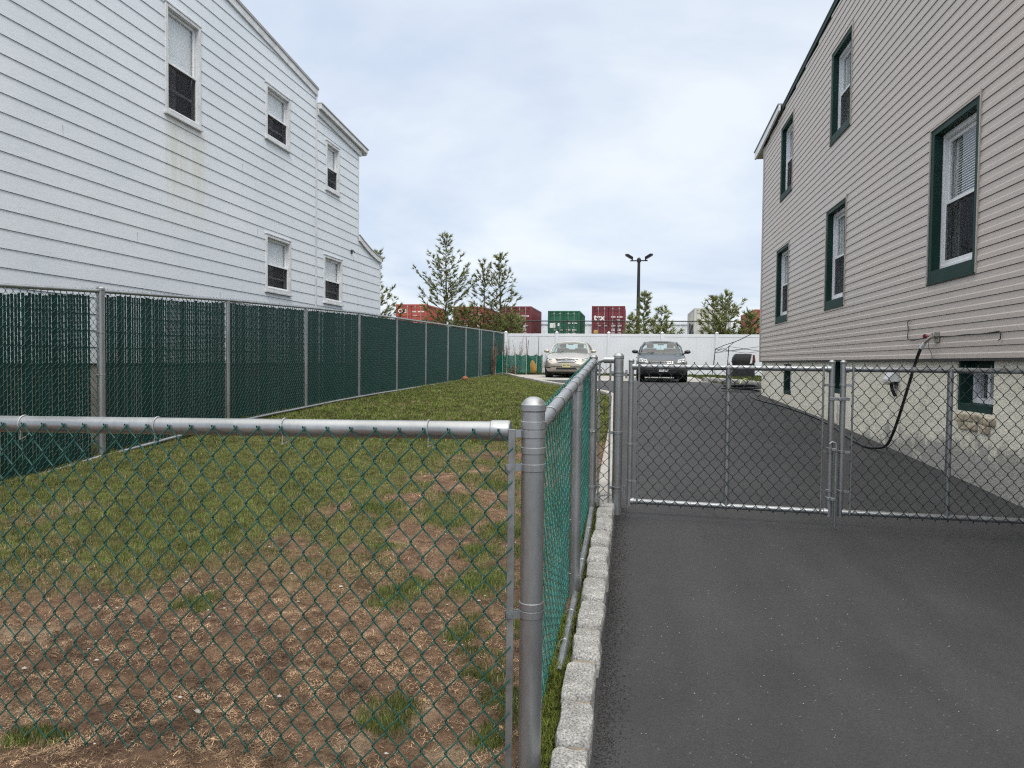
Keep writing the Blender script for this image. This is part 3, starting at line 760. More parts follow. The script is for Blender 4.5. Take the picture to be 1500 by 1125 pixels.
for z in (.30, .67):
    mb = MB(); q = P(L, z); mb.lathe((q[0], q[1], z - .012), (0, 0, 1), [(r + .001, 0), (r + .004, .002), (r + .004, .024), (r + .001, .026)], 18); mb.box(q[0] + .0, q[0] + .035, q[1] - .045, q[1] - .02, z - .01, z + .012); mb.build('rod_guide', M['galv'], gl, bevel=.002)
mb = MB(); q = P(L, 1.05); mb.box(q[0] - .02, q[0] + .12, q[1] - .036, q[1] - .026, 1.035, 1.06); mb.tube([(q[0] + .05, q[1] - .05, 1.045), (q[0] + .05, q[1] + .02, 1.045)], .012, 10); mb.build('latch', M['galv_dull'], gl, bevel=.002)
gr, P, r = gate('right leaf of the driveway gate, standing in front of the cream basement wall', 1.546, 2.99, 5.60, 5.56, .200, 1.268, False)
rp = thing('gate_post', 'galvanised gate post close to the cream basement wall at the right end of the gate', 'post')
post(rp, 3.07, 5.55, -.05, 1.35, .0385, n=28)
for z in (1.15, .3): band(rp, 3.07, 5.55, z, .0385, (-1, -.2), h=.03, arm=.03, name='hinge_band')

# ---- green slat fence on the left
GXF = -6.0
lz = lambda y: float(np.interp(y, [4, 5.9, 7.2, 9.81, 12.48, 15.09, 22.7, 33.2], [-.25, .0, .124, .29, .375, .445, .545, .715]))
lt = lambda y: float(np.interp(y, [4, 5.93, 7.2, 9.81, 12.48, 15.07, 22.65, 33.1], [1.89, 1.961, 2.057, 2.18, 2.268, 2.35, 2.47, 2.645]))
gf = thing('slat_fence', 'long dark green privacy slat fence with steel posts between the lawn and the white house', 'fence')
pys = [4.45, 7.24, 9.83, 12.42, 15.03, 17.6, 20.2, 22.75, 25.3, 27.95, 30.55, 33.1]
for i, y in enumerate(pys):
    if i == 1: post(gf, GXF, y, lz(y) - .2, lt(y) + .02, .043, n=20, name='post')
    else: post(gf, GXF, y, lz(y) - .2, lt(y) - .01, .031, cap=(i in (8, 11)), n=16)
post(gf, GXF, 27.55, lz(27.55) - .2, lt(27.55), .031, cap=True, n=12)
for i in range(len(pys) - 1):
    a, b = pys[i], pys[i + 1]
    mb = MB(); mb.tube([(GXF + (-.0 if i else .0), a, lt(a) - .012), (GXF, b, lt(b) - .012)], .0225, 12); mb.build('top_rail', M['galv'], gf, smooth=40)
    mb = MB(); mb.tube([(GXF + .03, a + (.05 if i == 1 else 0), lz(a + .01) + .03), (GXF + .03, (a + b) / 2, lz((a + b) / 2) + .035), (GXF + .03, b - (.06 if i == 0 else 0), lz(b) + .03)], .023, 10); mb.build('bottom_rail', M['galv'], gf, smooth=40)
    a2 = a + (.10 if i != 1 else .06); b2 = b - (.05 if i else .135)
    # slats woven in the mesh, a few millimetres of gap, each a little off true
    mb = MB(); y = a + (.05 if i else .05)
    loose = (1.0, .95, .55, .5, .3, .25, .2, .2, .2, .2, .2)[i]
    while y < b2 - .036:
        wdt = .0417 - .002 - random.uniform(.0, .0075) * loose - (.004 if random.random() < .15 * loose else 0)
        o = random.uniform(-.0012, .0012); ln = random.uniform(-.0018, .0018) * loose
        zb = lz(y) + random.uniform(.05, .09); zt = lt(y) - random.uniform(.045, .075)
        t = .0009
        v = [(GXF - t, y + o, zb), (GXF + t, y + o, zb), (GXF + t, y + o + wdt, zb), (GXF - t, y + o + wdt, zb), (GXF - t, y + o + ln, zt), (GXF + t, y + o + ln, zt), (GXF + t, y + o + wdt + ln, zt), (GXF - t, y + o + wdt + ln, zt)]
        mb.add(v, [(3, 2, 1, 0), (4, 5, 6, 7), (0, 1, 5, 4), (1, 2, 6, 5), (2, 3, 7, 6), (3, 0, 4, 7)])
        y += .0417
    mb.build('slat_panel', M['slat'], gf, fix=False)
    chain('wire_mesh', M['green_wire'], gf, (GXF, a + .03), (0, 1), (1, 0), b - a - .06, lambda s, a=a: lz(a + s) + .03, lambda s, a=a: lt(a + s) + .016, r=.0028 if i < 4 else .0032, ns=4 if i < 3 else 3, pitch=.0417, step=.051, bend=.012)
    for q in (.25, .5, .75):
        z = lz(b) + (lt(b) - lz(b)) * q
        band(gf, GXF, b, z, .043 if i == 0 else .031, (.2, -1), h=.02, arm=.05 if i == 0 else .02, name='tension_band') if i == 0 else wire_tie(gf, (GXF, b, z), (0, 0, 1), .031, (-.01, -.03, 0), wr=.003)

# ---- white vinyl fence across the back
wf = thing('vinyl_fence', 'tall white vinyl privacy fence across the rear of the yard behind both parked cars', 'fence')
WY = 33.4
pxs = [-8.38, -5.95, -3.52, -1.09, 1.34, 3.77, 6.2, 8.63, 11.06]
tz = 2.62
for x in pxs:
    mb = MB(); mb.box(x - .064, x + .064, WY - .064, WY + .064, .5, tz + .04); p = mb.build('post', M['white_vinyl'], wf, bevel=.006)
    mb = MB(); mb.box(x - .078, x + .078, WY - .078, WY + .078, tz + .04, tz + .062); mb.add([(x - .07, WY - .07, tz + .062), (x + .07, WY - .07, tz + .062), (x + .07, WY + .07, tz + .062), (x - .07, WY + .07, tz + .062), (x, WY, tz + .12)], [(0, 1, 4), (1, 2, 4), (2, 3, 4), (3, 0, 4)]); mb.build('post_cap', M['white_vinyl'], p)
for a, b in zip(pxs[:-1], pxs[1:]):
    a += .064; b -= .064
    mb = MB(); mb.box(a, b, WY - .022, WY + .022, tz - .13, tz); mb.build('top_rail', M['white_vinyl'], wf, bevel=.004)
    mb = MB(); mb.box(a, b, WY - .022, WY + .022, .76, .90); mb.build('bottom_rail', M['white_vinyl'], wf, bevel=.004)
    mb = MB(); x = a; k = 0
    n = 14; wd = (b - a) / n
    for k in range(n): mb.box(a + k * wd + .0007, a + (k + 1) * wd - .0007, WY - .011, WY + .011, .88, tz - .12)
    mb.build('panel', M['white_vinyl'], wf)
# ------------------------------------------------------------------ houses
def siding(name, mat, parent, wx, sgn, y0, y1, z0, ztop, expo, lip, gap, holes, roofline=None, ystep=None):
    """lap siding as real overlapping courses on the plane x = wx facing sgn; holes = [(ya, yb, za, zb)]"""
    mb = MB()
    crit = sorted({h[2] for h in holes} | {h[3] for h in holes})
    def emit(d0, za, d1, zb):
        segs = [za] + [c for c in crit if za + 1e-5 < c < zb - 1e-5] + [zb]
        if roofline and zb - za > .06: segs = sorted(set(segs + [za + (zb - za) * q / 6 for q in range(1, 6)]))
        for p, q in zip(segs[:-1], segs[1:]):
            zm = (p + q) / 2
            lo, hi = y0, y1
            if roofline: hi = min(hi, roofline(zm))
            iv = [(lo, hi)]
            for h in holes:
                if h[2] <= zm <= h[3]:
                    nv = []
                    for (a, b) in iv:
                        if h[1] <= a or h[0] >= b: nv.append((a, b))
                        else:
                            if h[0] > a: nv.append((a, h[0]))
                            if h[1] < b: nv.append((h[1], b))
                    iv = nv
            t0 = (p - za) / (zb - za) if zb > za else 0; t1 = (q - za) / (zb - za) if zb > za else 1
            da, db = d0 + (d1 - d0) * t0, d0 + (d1 - d0) * t1
            for a, b in iv:
                if b - a < .003: continue
                v = [(wx + sgn * da, a, p), (wx + sgn * da, b, p), (wx + sgn * db, b, q), (wx + sgn * db, a, q)]
                mb.add(v, [(0, 1, 2, 3) if sgn > 0 else (3, 2, 1, 0)])
    z = z0
    while z < ztop:
        if expo < .15:       # vinyl: one lap with a rounded butt, flat face leaning back
            prof = [(-.004, z + gap), (lip, z + gap), (lip * .98, z + expo * .42), (lip * .52, z + expo * .52), (lip * .42, z + expo), (-.004, z + expo)]
        else:
            prof = [(-.006, z + gap), (lip, z + gap), (0.0, z + expo), (-.006, z + expo)]
        for (d0, a), (d1, b) in zip(prof[:-1], prof[1:]):
            if abs(a - b) < 1e-6: b = a + 1e-4
            emit(d0, a, d1, b)
        emit(-.006, z - .0001, -.006, z + gap + .0001)   # shadow gap
        z += expo
    return mb.build(name, mat, parent, fix=False)

def wbox(mb, wx, sgn, d0, d1, ya, yb, za, zb):
    return mb.box(wx + sgn * d0, wx + sgn * d1, ya, yb, za, zb)
def ring(mb, wx, sgn, d0, d1, ya, yb, za, zb, w, wb=None, wt=None):
    wb = w if wb is None else wb; wt = w if wt is None else wt
    wbox(mb, wx, sgn, d0, d1, ya, ya + w, za, zb); wbox(mb, wx, sgn, d0, d1, yb - w, yb, za, zb)
    wbox(mb, wx, sgn, d0, d1, ya + w, yb - w, za, za + wb); wbox(mb, wx, sgn, d0, d1, ya + w, yb - w, zb - wt, zb)

def white_window(house, wx, sgn, ya, yb, za, zb, drop, awning=False):
    """white double-hung storm window set in the lap siding; drop = how far the shade is pulled"""
    mb = MB(); ring(mb, wx, sgn, -.12, .030, ya, yb, za, zb, .055, .06, .05); w = mb.build('window', M['old_white_frame'], house, bevel=.004)
    mb = MB(); wbox(mb, wx, sgn, -.02, .052, ya - .02, yb + .02, za - .035, za - .001); mb.build('sill', M['old_white_frame'], w, bevel=.004)
    mb = MB(); wbox(mb, wx, sgn, -.02, .04, ya - .015, yb + .015, zb + .001, zb + .025); mb.build('drip_cap', M['old_white_frame'], w, bevel=.003)
    a, b, c, d = ya + .057, yb - .057, za + .062, zb - .052
    zm = c + (d - c) * .47
    mb = MB(); ring(mb, wx, sgn, -.075, -.040, a, b, zm - .012, d, .035, .035, .04); mb.build('upper_sash', M['white_frame'], w, bevel=.003)
    mb = MB(); ring(mb, wx, sgn, -.040, -.008, a, b, c, zm + .016, .022, .03, .03); mb.build('lower_sash', M['white_frame'], w, bevel=.003)
    mb = MB(); wbox(mb, wx, sgn, -.062, -.057, a + .03, b - .03, zm + .02, d - .03); mb.build('pane', M['glass'], w)
    mb = MB(); wbox(mb, wx, sgn, -.026, -.022, a + .02, b - .02, c + .028, zm - .012); mb.build('screen', M['mesh_screen'], w)
    mb = MB(); wbox(mb, wx, sgn, -.062, -.057, a + .01, b - .01, c, zm + .0); mb.build('pane', M['glass'], w)
    mb = MB(); ring(mb, wx, sgn, -.080, -.064, a + .002, b - .002, c, c + (zm - c) * .52, .03, .03, .035); mb.build('inner_sash', M['curtain'], w)
    mb = MB(); f = drop * 7 % 1; wbox(mb, wx, sgn, -.112, -.104, a + .0, a + (b - a) * (.30 + .35 * f), c, zm); mb.build('curtain', M['drape'], w)
    mb = MB(); wbox(mb, wx, sgn, -.098, -.092, a + .01, b - .01, d - (d - c) * drop, d); mb.build('blind', M['blind'], w)
    mb = MB(); wbox(mb, wx, sgn, -.30, -.125, a - .03, b + .03, c - .03, d + .03); mb.build('room_back', M['dark_room'], w)
    return w

# ---- white house
WX = -6.8
wh = thing('white_house', 'two storey white lap sided house behind the green slat fence on the left', 'house')
WIN = [(9.50, 10.36, 4.90, 6.48), (12.38, 13.32, 5.42, 6.42), (12.38, 13.36, 2.58, 3.63)]
WINR = [(15.02, 15.75, 5.10, 6.16), (14.92, 15.92, 2.58, 3.62)]
RZ = lambda y: 7.11 + (14.54 - y) * .097                    # main roof edge
siding('siding', M['siding_white'], wh, WX, 1, 1.5, 14.50, 1.21, 8.6, .21, .0105, .0048, WIN, lambda z: 14.50 - (z + .075 - 7.11) / .097)
siding('rear_siding', M['siding_white'], wh, WX, 1, 14.57, 16.93, 1.21, 6.8, .21, .0105, .0048, WINR, lambda z: 16.93 if z < 6.42 else 14.58 + (6.74 - z) * 7)
def ellroof(z): 
    zs_ = [(4.34, 16.95), (4.22, 17.3), (4.10, 17.75), (4.02, 18.2), (3.98, 18.49)]
    if z < 3.98: return 18.49
    for (z1, y1), (z2, y2) in zip(zs_[:-1], zs_[1:]):
        if z2 <= z <= z1: return y1 + (y2 - y1) * (z1 - z) / (z1 - z2)
    return 16.94
siding('porch_siding', M['siding_white'], wh, WX, 1, 16.935, 18.49, 1.21, 4.34, .21, .0105, .0048, [], ellroof)
mb = MB()
mb.box(WX - .30, WX - .012, 1.5, 18.47, -.4, 1.20)
mb.build('foundation', M['concrete'], wh)
mb = MB()
def body(a, b, za, zb):   # hollow-looking core, kept behind the siding and out of the window recesses
    mb.add([(WX - .40, a, 1.2), (WX - .40, b, 1.2), (WX - .40, b, zb), (WX - .40, a, za), (WX - 8, a, 1.2), (WX - 8, b, 1.2), (WX - 8, b, zb), (WX - 8, a, za)],
           [(0, 1, 2, 3), (7, 6, 5, 4), (0, 4, 5, 1), (1, 5, 6, 2), (2, 6, 7, 3), (3, 7, 4, 0)])
body(1.5, 14.5, RZ(1.5) - .03, RZ(14.5) - .03); body(14.52, 16.9, 6.7, 6.38); body(16.95, 18.46, 4.2, 3.95)
mb.build('wall', M['siding_white'], wh)
# rear faces of each step, a thin skin to the corner
mb = MB()
for (y, z0_, z1_) in ((14.505, 6.5, 7.05), (16.93, 4.2, 6.36), (18.49, 1.2, 3.96)):
    mb.box(WX - 8, WX - .006, y - .03, y - .002, z0_, z1_)
mb.build('rear_wall', M['siding_white'], wh)
mb = MB()
mb.box(WX - .01, WX + .022, 14.505, 14.565, 1.2, 7.06); mb.box(WX - .01, WX + .02, 16.90, 16.955, 4.33, 6.40); mb.box(WX - .01, WX + .02, 18.46, 18.515, 1.2, 3.97)
mb.build('corner_board', M['old_white_frame'], wh, bevel=.004)
def sloped(mb, y0_, y1_, zt0, zt1, h, x0_, x1_):
    mb.add([(x0_, y0_, zt0 - h), (x1_, y0_, zt0 - h), (x1_, y1_, zt1 - h), (x0_, y1_, zt1 - h), (x0_, y0_, zt0), (x1_, y0_, zt0), (x1_, y1_, zt1), (x0_, y1_, zt1)],
           [(3, 2, 1, 0), (4, 5, 6, 7), (0, 1, 5, 4), (1, 2, 6, 5), (2, 3, 7, 6), (3, 0, 4, 7)])
mb = MB(); sloped(mb, 1.4, 14.575, RZ(1.4), RZ(14.575), .15, WX - .01, WX + .035); mb.build('fascia', M['old_white_frame'], wh, bevel=.004)
mb = MB(); sloped(mb, 1.38, 14.59, RZ(1.38) + .035, RZ(14.59) + .035, .05, WX - 8, WX + .05); mb.build('roof', M['roof'], wh)
mb = MB(); sloped(mb, 14.58, 17.30, 6.80, 6.60, .10, WX - .02, WX + .11); mb.build('eave_board', M['old_white_frame'], wh, bevel=.006)
mb = MB(); sloped(mb, 14.58, 17.05, 6.70, 6.50, .13, WX - .01, WX + .045); mb.build('frieze_board', M['old_white_frame'], wh, bevel=.006)
mb = MB(); sloped(mb, 14.58, 17.34, 6.83, 6.63, .03, WX - 8, WX + .125); mb.build('rear_roof', M['roof'], wh)
mb = MB(); mb.lathe((WX + .07, 17.30, 6.52), (-1, 0, 0), [(.055, 0), (.06, .01), (.06, 7.9), (.055, 7.91)], 12); mb.build('gutter', M['old_white_frame'], wh, smooth=40)
mb = MB()
pr = [(16.95, 4.40), (17.3, 4.29), (17.75, 4.17), (18.2, 4.09), (18.53, 4.05)]
poly = pr + [(y, z - .13) for y, z in pr[::-1]]
mb.prism(poly, 'x', WX - .02, WX + .05); mb.build('porch_trim', M['old_white_frame'], wh)
mb = MB(); mb.prism([(y, z + .02) for y, z in pr] + [(y, z - .01) for y, z in pr[::-1]], 'x', WX - 8, WX + .06); mb.build('porch_roof', M['roof'], wh)
mb = MB(); mb.tube([(WX - .35, 11.5, 7.3), (WX - .35, 11.5, 7.72)], .045, 12); mb.build('vent_pipe', M['old_white_frame'], wh, smooth=40)
white_window(wh, WX, 1, *WIN[0], .50); white_window(wh, WX, 1, *WIN[1], .52); white_window(wh, WX, 1, *WIN[2], .52)
white_window(wh, WX, 1, *WINR[0], .55); white_window(wh, WX, 1, *WINR[1], .52)
mb = MB(); mb.tube([(WX + .0, 16.5, 3.93), (WX + .06, 16.5, 3.95), (WX + .09, 16.53, 3.90)], .012, 8); mb.box(WX + .004, WX + .03, 16.46, 16.54, 3.88, 3.97); mb.build('wire_bracket', M['black_metal'], wh)
# vertical butt joints here and there in the courses
mb = MB()
for (y, k) in ((8.1, 3), (10.9, 5), (12.1, 11), (8.9, 8), (11.6, 16), (7.6, 13), (13.9, 20), (10.6, 2), (17.9, 7)):
    z = 1.21 + k * .21
    mb.box(WX + .002, WX + .0102, y, y + .002, z + .01, z + .14)
mb.build('butt_joint', M['concrete'], wh)

# ---- beige house
BX = 3.2
bh = thing('beige_house', 'beige vinyl sided house with dark green window trim along the driveway on the right', 'house')
HZ = lambda y: 6.92 + (16.0 - y) * .064
BW = [(7.36, 8.52, 2.19, 3.87), (11.50, 12.66, 4.93, 6.44), (15.47, 16.70, 4.90, 6.52), (11.60, 12.76, 2.22, 3.88), (15.62, 16.92, 2.22, 3.86)]
siding('siding', M['siding_beige'], bh, BX, -1, 1.0, 18.80, 1.372, 7.9, .114, .014, .005, BW, lambda z: min(18.8, 16.0 - (z + .03 - 6.92) / .064))
mb = MB(); mb.add([(BX + .45, 1.0, 1.36), (BX + .45, 18.76, 1.36), (BX + .45, 18.76, HZ(18.76) - .1), (BX + .45, 1.0, HZ(1.0) - .1), (BX + 8, 1.0, 1.36), (BX + 8, 18.76, 1.36), (BX + 8, 18.76, HZ(18.76) - .1), (BX + 8, 1.0, HZ(1) - .1)],
                  [(0, 1, 2, 3), (7, 6, 5, 4), (0, 4, 5, 1), (1, 5, 6, 2), (2, 6, 7, 3), (3, 7, 4, 0)]); 
mb.box(BX + .004, BX + 8, 18.77, 18.795, 1.37, HZ(18.8) - .1); mb.build('wall', M['siding_beige'], bh)
mb = MB(); mb.box(BX - .022, BX + .05, 18.80, 18.87, 1.36, 6.75); mb.box(BX - .02, BX - .004, 18.72, 18.80, 1.36, 6.72); mb.build('corner_board', M['beige_trim'], bh, bevel=.004)
# cornice: flat green-grey frieze, then the white eave that drops to the rear
mb = MB(); sloped(mb, .9, 16.6, HZ(.9) + .09, HZ(16.6) + .09, .085, BX - .032, BX + .05); mb.build('cornice', M['green_trim'], bh, bevel=.004)
mb = MB(); sloped(mb, .9, 16.6, HZ(.9) + .105, HZ(16.6) + .105, .014, BX - .045, BX + 8); mb.build('roof', M['roof'], bh)
M['soffit'] = pmat('painted_soffit', (.33, .32, .29), rough=.7)
mb = MB(); mb.prism([(16.62, 7.02), (19.72, 6.86), (19.72, 6.68), (18.82, 6.72), (16.62, 6.90)], 'x', BX - .10, BX - .06); mb.build('eave_board', M['white_frame'], bh)
mb = MB(); mb.prism([(18.83, 6.72), (19.70, 6.69), (19.70, 6.83), (18.83, 6.85)], 'x', BX - .058, BX + 8); mb.build('soffit', M['soffit'], bh)
mb = MB(); mb.prism([(16.62, 7.03), (19.75, 6.865), (19.75, 6.89), (16.62, 7.055)], 'x', BX - .12, BX + 8); mb.build('rear_roof', M['roof'], bh)

def green_window(house, ya, yb, za, zb, kind):
    sgn = -1; wx = BX
    # deep painted surround with beige channel round it
    mb = MB(); ring(mb, wx, sgn, -.16, .012, ya + .022, yb - .022, za, zb - .022, .082, .135, .06)
    w = mb.build('window', M['green_trim'], house, bevel=.004)
    mb = MB(); wbox(mb, wx, sgn, -.01, .024, ya, ya + .021, za, zb + .03); wbox(mb, wx, sgn, -.01, .024, yb - .021, yb, za, zb - .0); wbox(mb, wx, sgn, -.01, .024, ya + .021, yb - .021, zb - .021, zb)
    mb.build('trim_channel', M['beige_trim'], w, bevel=.003)
    mb = MB(); wbox(mb, wx, sgn, -.02, .03, ya + .03, yb - .03, za - .012, za - .001); mb.build('sill', M['green_trim'], w)
    a, b, c, d = ya + .106, yb - .106, za + .137, zb - .084
    mb = MB(); ring(mb, wx, sgn, -.17, -.075, a, b, c, d, .034, .05, .05); mb.build('frame', M['white_frame'], w, bevel=.003)
    a += .035; b -= .035; c += .051; d -= .051
    zm = c + (d - c) * .48
    mb = MB(); ring(mb, wx, sgn, -.145, -.12, a, b, zm, d, .034, .035, .04); mb.build('upper_sash', M['white_frame'], w, bevel=.003)
    mb = MB(); ring(mb, wx, sgn, -.12, -.095, a, b, c, zm + .03, .04, .05, .035); mb.build('lower_sash', M['white_frame'], w, bevel=.003)
    mb = MB(); wbox(mb, wx, sgn, -.136, -.131, a + .04, b - .04, zm + .03, d - .04); mb.build('pane', M['glass'], w)
    mb = MB(); wbox(mb, wx, sgn, -.100, -.097, a + .035, b - .035, c + .045, zm + .0); mb.build('screen', M['mesh_screen'], w)
    mb = MB(); wbox(mb, wx, sgn, -.126, -.122, a + .035, b - .035, c + .045, zm); mb.build('pane', M['glass'], w)
    if kind == 'blind':
        mb = MB(); z = d
        while z > c + (d - c) * .52:
            mb.add([(wx + .168, a - .02, z), (wx + .168, b + .02 - .12, z), (wx + .152, b + .02 - .12, z - .019), (wx + .152, a - .02, z - .019)], [(0, 1, 2, 3)]); z -= .026
        mb.build('blind', M['blind'], w, fix=False)
        mb = MB(); n = 12
        V = []
        for i in range(n + 1):
            yy = b - .16 + .2 * i / n; V += [(wx + .185 + .012 * math.sin(i * 1.9), yy, d + .02), (wx + .185 + .012 * math.sin(i * 1.9), yy, c - .02)]
        mb.add(V, [(2 * i, 2 * i + 1, 2 * i + 3, 2 * i + 2) for i in range(n)]); mb.build('curtain', M['curtain'], w, fix=False)
    elif kind == 'white':
        mb = MB(); wbox(mb, wx, sgn, -.19, -.175, a - .02, b + .02, zm - .1, d + .02); mb.build('blind', M['blind'], w)
    else:
        mb = MB(); n = 24; V = []
        for i in range(n + 1):
            yy = a - .02 + (b - a + .04) * i / n; xx = wx + .160 + .010 * math.sin(i * 1.7); V += [(xx, yy, d + .02), (xx + .004, yy, c - .02)]
        mb.add(V, [(2 * i, 2 * i + 1, 2 * i + 3, 2 * i + 2) for i in range(n)]); mb.build('curtain', M['curtain'], w, fix=False)
    mb = MB(); wbox(mb, wx, sgn, -.42, -.40, a - .15, b + .15, c - .15, d + .15); mb.build('room_back', M['dark_room'], w)
green_window(bh, *BW[0], 'blind'); green_window(bh, *BW[1], 'curtain'); green_window(bh, *BW[2], 'white'); green_window(bh, *BW[3], 'curtain'); green_window(bh, *BW[4], 'curtain')

# basement wall with three low windows
BASE = [(7.06, 7.80, .86, 1.365), (11.60, 12.30, .84, 1.365), (15.35, 16.12, .66, 1.30)]
mb = MB()
F0 = BX + .03
ysplit = [1.0]; 
for b in BASE: ysplit += [b[0], b[1]]
ysplit.append(18.74)
for i in range(0, len(ysplit) - 1):
    a, b = ysplit[i], ysplit[i + 1]
    w = [h for h in BASE if abs(h[0] - a) < 1e-6]
    if w: mb.box(F0, F0 + .35, a, b, -.6, w[0][2]); 
    else: mb.box(F0, F0 + .35, a, b, -.6, 1.362)
    if w and w[0][3] < 1.36: mb.box(F0, F0 + .35, a, b, w[0][3], 1.362)
mb.build('basement_wall', M['stucco'], bh)
mb = MB(); mb.box(BX - .02, F0 - .002, 1.0, 18.8, 1.352, 1.371); mb.build('starter_strip', M['dark_room'], bh)
for k, (a, b, c, d) in enumerate(BASE):
    mb = MB(); wbox(mb, F0, -1, -.24, -.015, a + .001, a + .04, c + .001, d); wbox(mb, F0, -1, -.24, -.015, b - .04, b - .001, c + .001, d); wbox(mb, F0, -1, -.24, -.008, a + .04, b - .04, c + .001, c + .075)
    if k == 0: wbox(mb, F0, -1, -.24, -.10, a + .04, b - .04, d - .11, d)
    w = mb.build('basement_window', M['green_trim'], bh, bevel=.003)
    mb = MB(); ring(mb, F0, -1, -.22, -.13, a + .042, b - .042, c + .077, d - (.112 if k == 0 else .001), .035, .05, .03); wbox(mb, F0, -1, -.20, -.125, (a + b) / 2 - .03, (a + b) / 2 + .02, c + .12, d - .13); mb.build('sash', M['white_frame'], w, bevel=.003)
    mb = MB(); wbox(mb, F0, -1, -.19, -.185, a + .07, b - .07, c + .12, d - .03); mb.build('pane', M['glass'], w)
    mb = MB(); wbox(mb, F0, -1, -.34, -.33, a, b, c, d); mb.build('room_back', M['dark_room'], w)
M['brick_'] = pmat('worn_painted_brick', (.42, .36, .27), rough=.95, var=.35, vscale=9, bump=.006, bscale=40)
# broken bricks below the nearest low window
mb = MB()
for i, (yy, zz) in enumerate(((7.08, .79), (7.28, .80), (7.49, .80), (7.68, .79), (7.17, .715), (7.40, .72), (7.60, .715))):
    stone(mb, (F0 + .012, yy + .02, zz), (.035, .094 + random.uniform(-.02, .01), .037), 400 + i, .012, 8)
mb.build('brick_sill', M['brick_'], bh, smooth=50)
# dryer vent, tap, cables
mb = MB(); mb.prism([(F0 - .002, 1.28), (F0 - .02, 1.28), (F0 - .13, 1.13), (F0 - .13, 1.10), (F0 - .002, 1.10)], 'y', 9.36, 9.56); v = mb.build('dryer_vent', M['old_white_frame'], bh, bevel=.004)
mb = MB()
for k in range(3): mb.box(F0 - .125, F0 - .01, 9.375, 9.545, 1.062 + .012 * k, 1.066 + .012 * k)
mb.tube([(F0 - .06, 9.46, 1.08), (F0 - .05, 9.45, 1.0), (F0 - .012, 9.45, .92)], .02, 8); mb.build('vent_flap', M['black_rubber'], v)
M['brass'] = pmat('tap_metal', (.45, .42, .36), rough=.35, metal=.8); M['red_handle'] = pmat('red_tap_handle', (.22, .03, .04), rough=.4)
mb = MB(); mb.tube([(BX + .0, 8.19, 1.605), (BX - .075, 8.19, 1.605)], .016, 10); mb.tube([(BX - .07, 8.19, 1.605), (BX - .10, 8.22, 1.57), (BX - .115, 8.25, 1.535)], .017, 10); mb.tube([(BX - .065, 8.19, 1.6), (BX - .065, 8.19, 1.65)], .009, 8); mb.box(BX - .025, BX - .013, 8.13, 8.25, 1.55, 1.66); tp = mb.build('tap', M['brass'], bh, bevel=.002)
mb = MB(); mb.lathe((BX - .075, 8.34, 1.62), (-.3, 1, 0), [(.010, 0), (.024, .004), (.024, .012), (.010, .016)], 12); mb.tube([(BX - .075, 8.2, 1.615), (BX - .075, 8.35, 1.62)], .008, 8); mb.build('tap_handle', M['red_handle'], tp, smooth=40)
def cable(pts, r=.005):
    mb = MB(); mb.tube(pts, r, 6); return mb.build('cable', M['black_rubber'], bh, smooth=40)
cx_ = BX - .024
cable([(cx_, 8.93, 1.83), (cx_, 9.00, 1.81), (cx_ - .004, 8.98, 1.78), (cx_, 8.97, 1.72), (cx_, 8.99, 1.62), (cx_ - .004, 8.93, 1.60), (cx_ - .01, 8.8, 1.585), (cx_ - .015, 8.6, 1.597), (cx_ - .02, 8.4, 1.605), (cx_ - .02, 8.2, 1.605)])
cable([(cx_ - .02, 8.2, 1.615), (cx_ - .01, 7.9, 1.602), (cx_ - .012, 7.75, 1.60), (cx_ - .006, 7.5, 1.605), (cx_, 7.2, 1.60), (cx_, 6.88, 1.61), (cx_, 6.85, 1.59), (cx_ - .006, 6.84, 1.54), (cx_ - .012, 6.86, 1.53)])
cable([(BX - .09, 8.2, 1.56), (BX - .08, 8.24, 1.50), (BX - .03, 8.27, 1.42), (BX - .024, 8.28, 1.375)], .0025)
# seams where siding panels overlap
mb = MB()
for (y, k) in ((12.1, 3), (12.1, 4), (10.8, 4), (7.1, 1), (10.3, 12), (14.2, 20), (9.2, 26), (6.6, 9), (11.0, 33)):
    z = 1.372 + k * .114
    mb.box(BX - .0128, BX - .005, y, y + .0025, z + .006, z + .052)
mb.build('panel_seam', M['beige_trim'], bh)

# ---- garden hose from the tap down to the ground and back along the wall
hp = [(3.085, 8.25, 1.535), (3.06, 8.29, 1.47), (3.05, 8.36, 1.36), (3.045, 8.46, 1.20), (3.04, 8.60, .98), (3.035, 8.77, .72), (3.03, 8.95, .49), (3.02, 9.12, .34)]
for (x, y) in ((2.98, 9.32), (2.93, 9.55), (2.92, 9.9), (2.97, 10.6), (3.06, 11.6), (3.10, 12.8), (3.07, 14.0), (3.0, 15.2), (2.86, 16.2), (2.80, 17.2), (2.88, 18.2), (2.98, 19.0)):
    hp.append((x, y, ground_z(y) + .030))
hp[8] = (2.98, 9.32, ground_z(9.32) + .05)
def smooth_path(P, n=5):
    P = [Vector(p) for p in P]; out = []
    for i in range(len(P) - 1):
        p0, p1, p2, p3 = P[max(i - 1, 0)], P[i], P[i + 1], P[min(i + 2, len(P) - 1)]
        for k in range(n):
            t = k / n
            out.append(.5 * ((2 * p1) + (p2 - p0) * t + (2 * p0 - 5 * p1 + 4 * p2 - p3) * t * t + (3 * p1 - p0 - 3 * p2 + p3) * t ** 3))
    out.append(P[-1]); return out
hs = thing('garden_hose', 'black garden hose hanging from the tap on the beige house and running along its foot', 'hose', (3.0, 9.3, ground_z(9.3)))
mb = MB(); mb.tube(smooth_path(hp), .0165, 12); under(mb.build('hose', M['black_rubber'], smooth=60), hs)
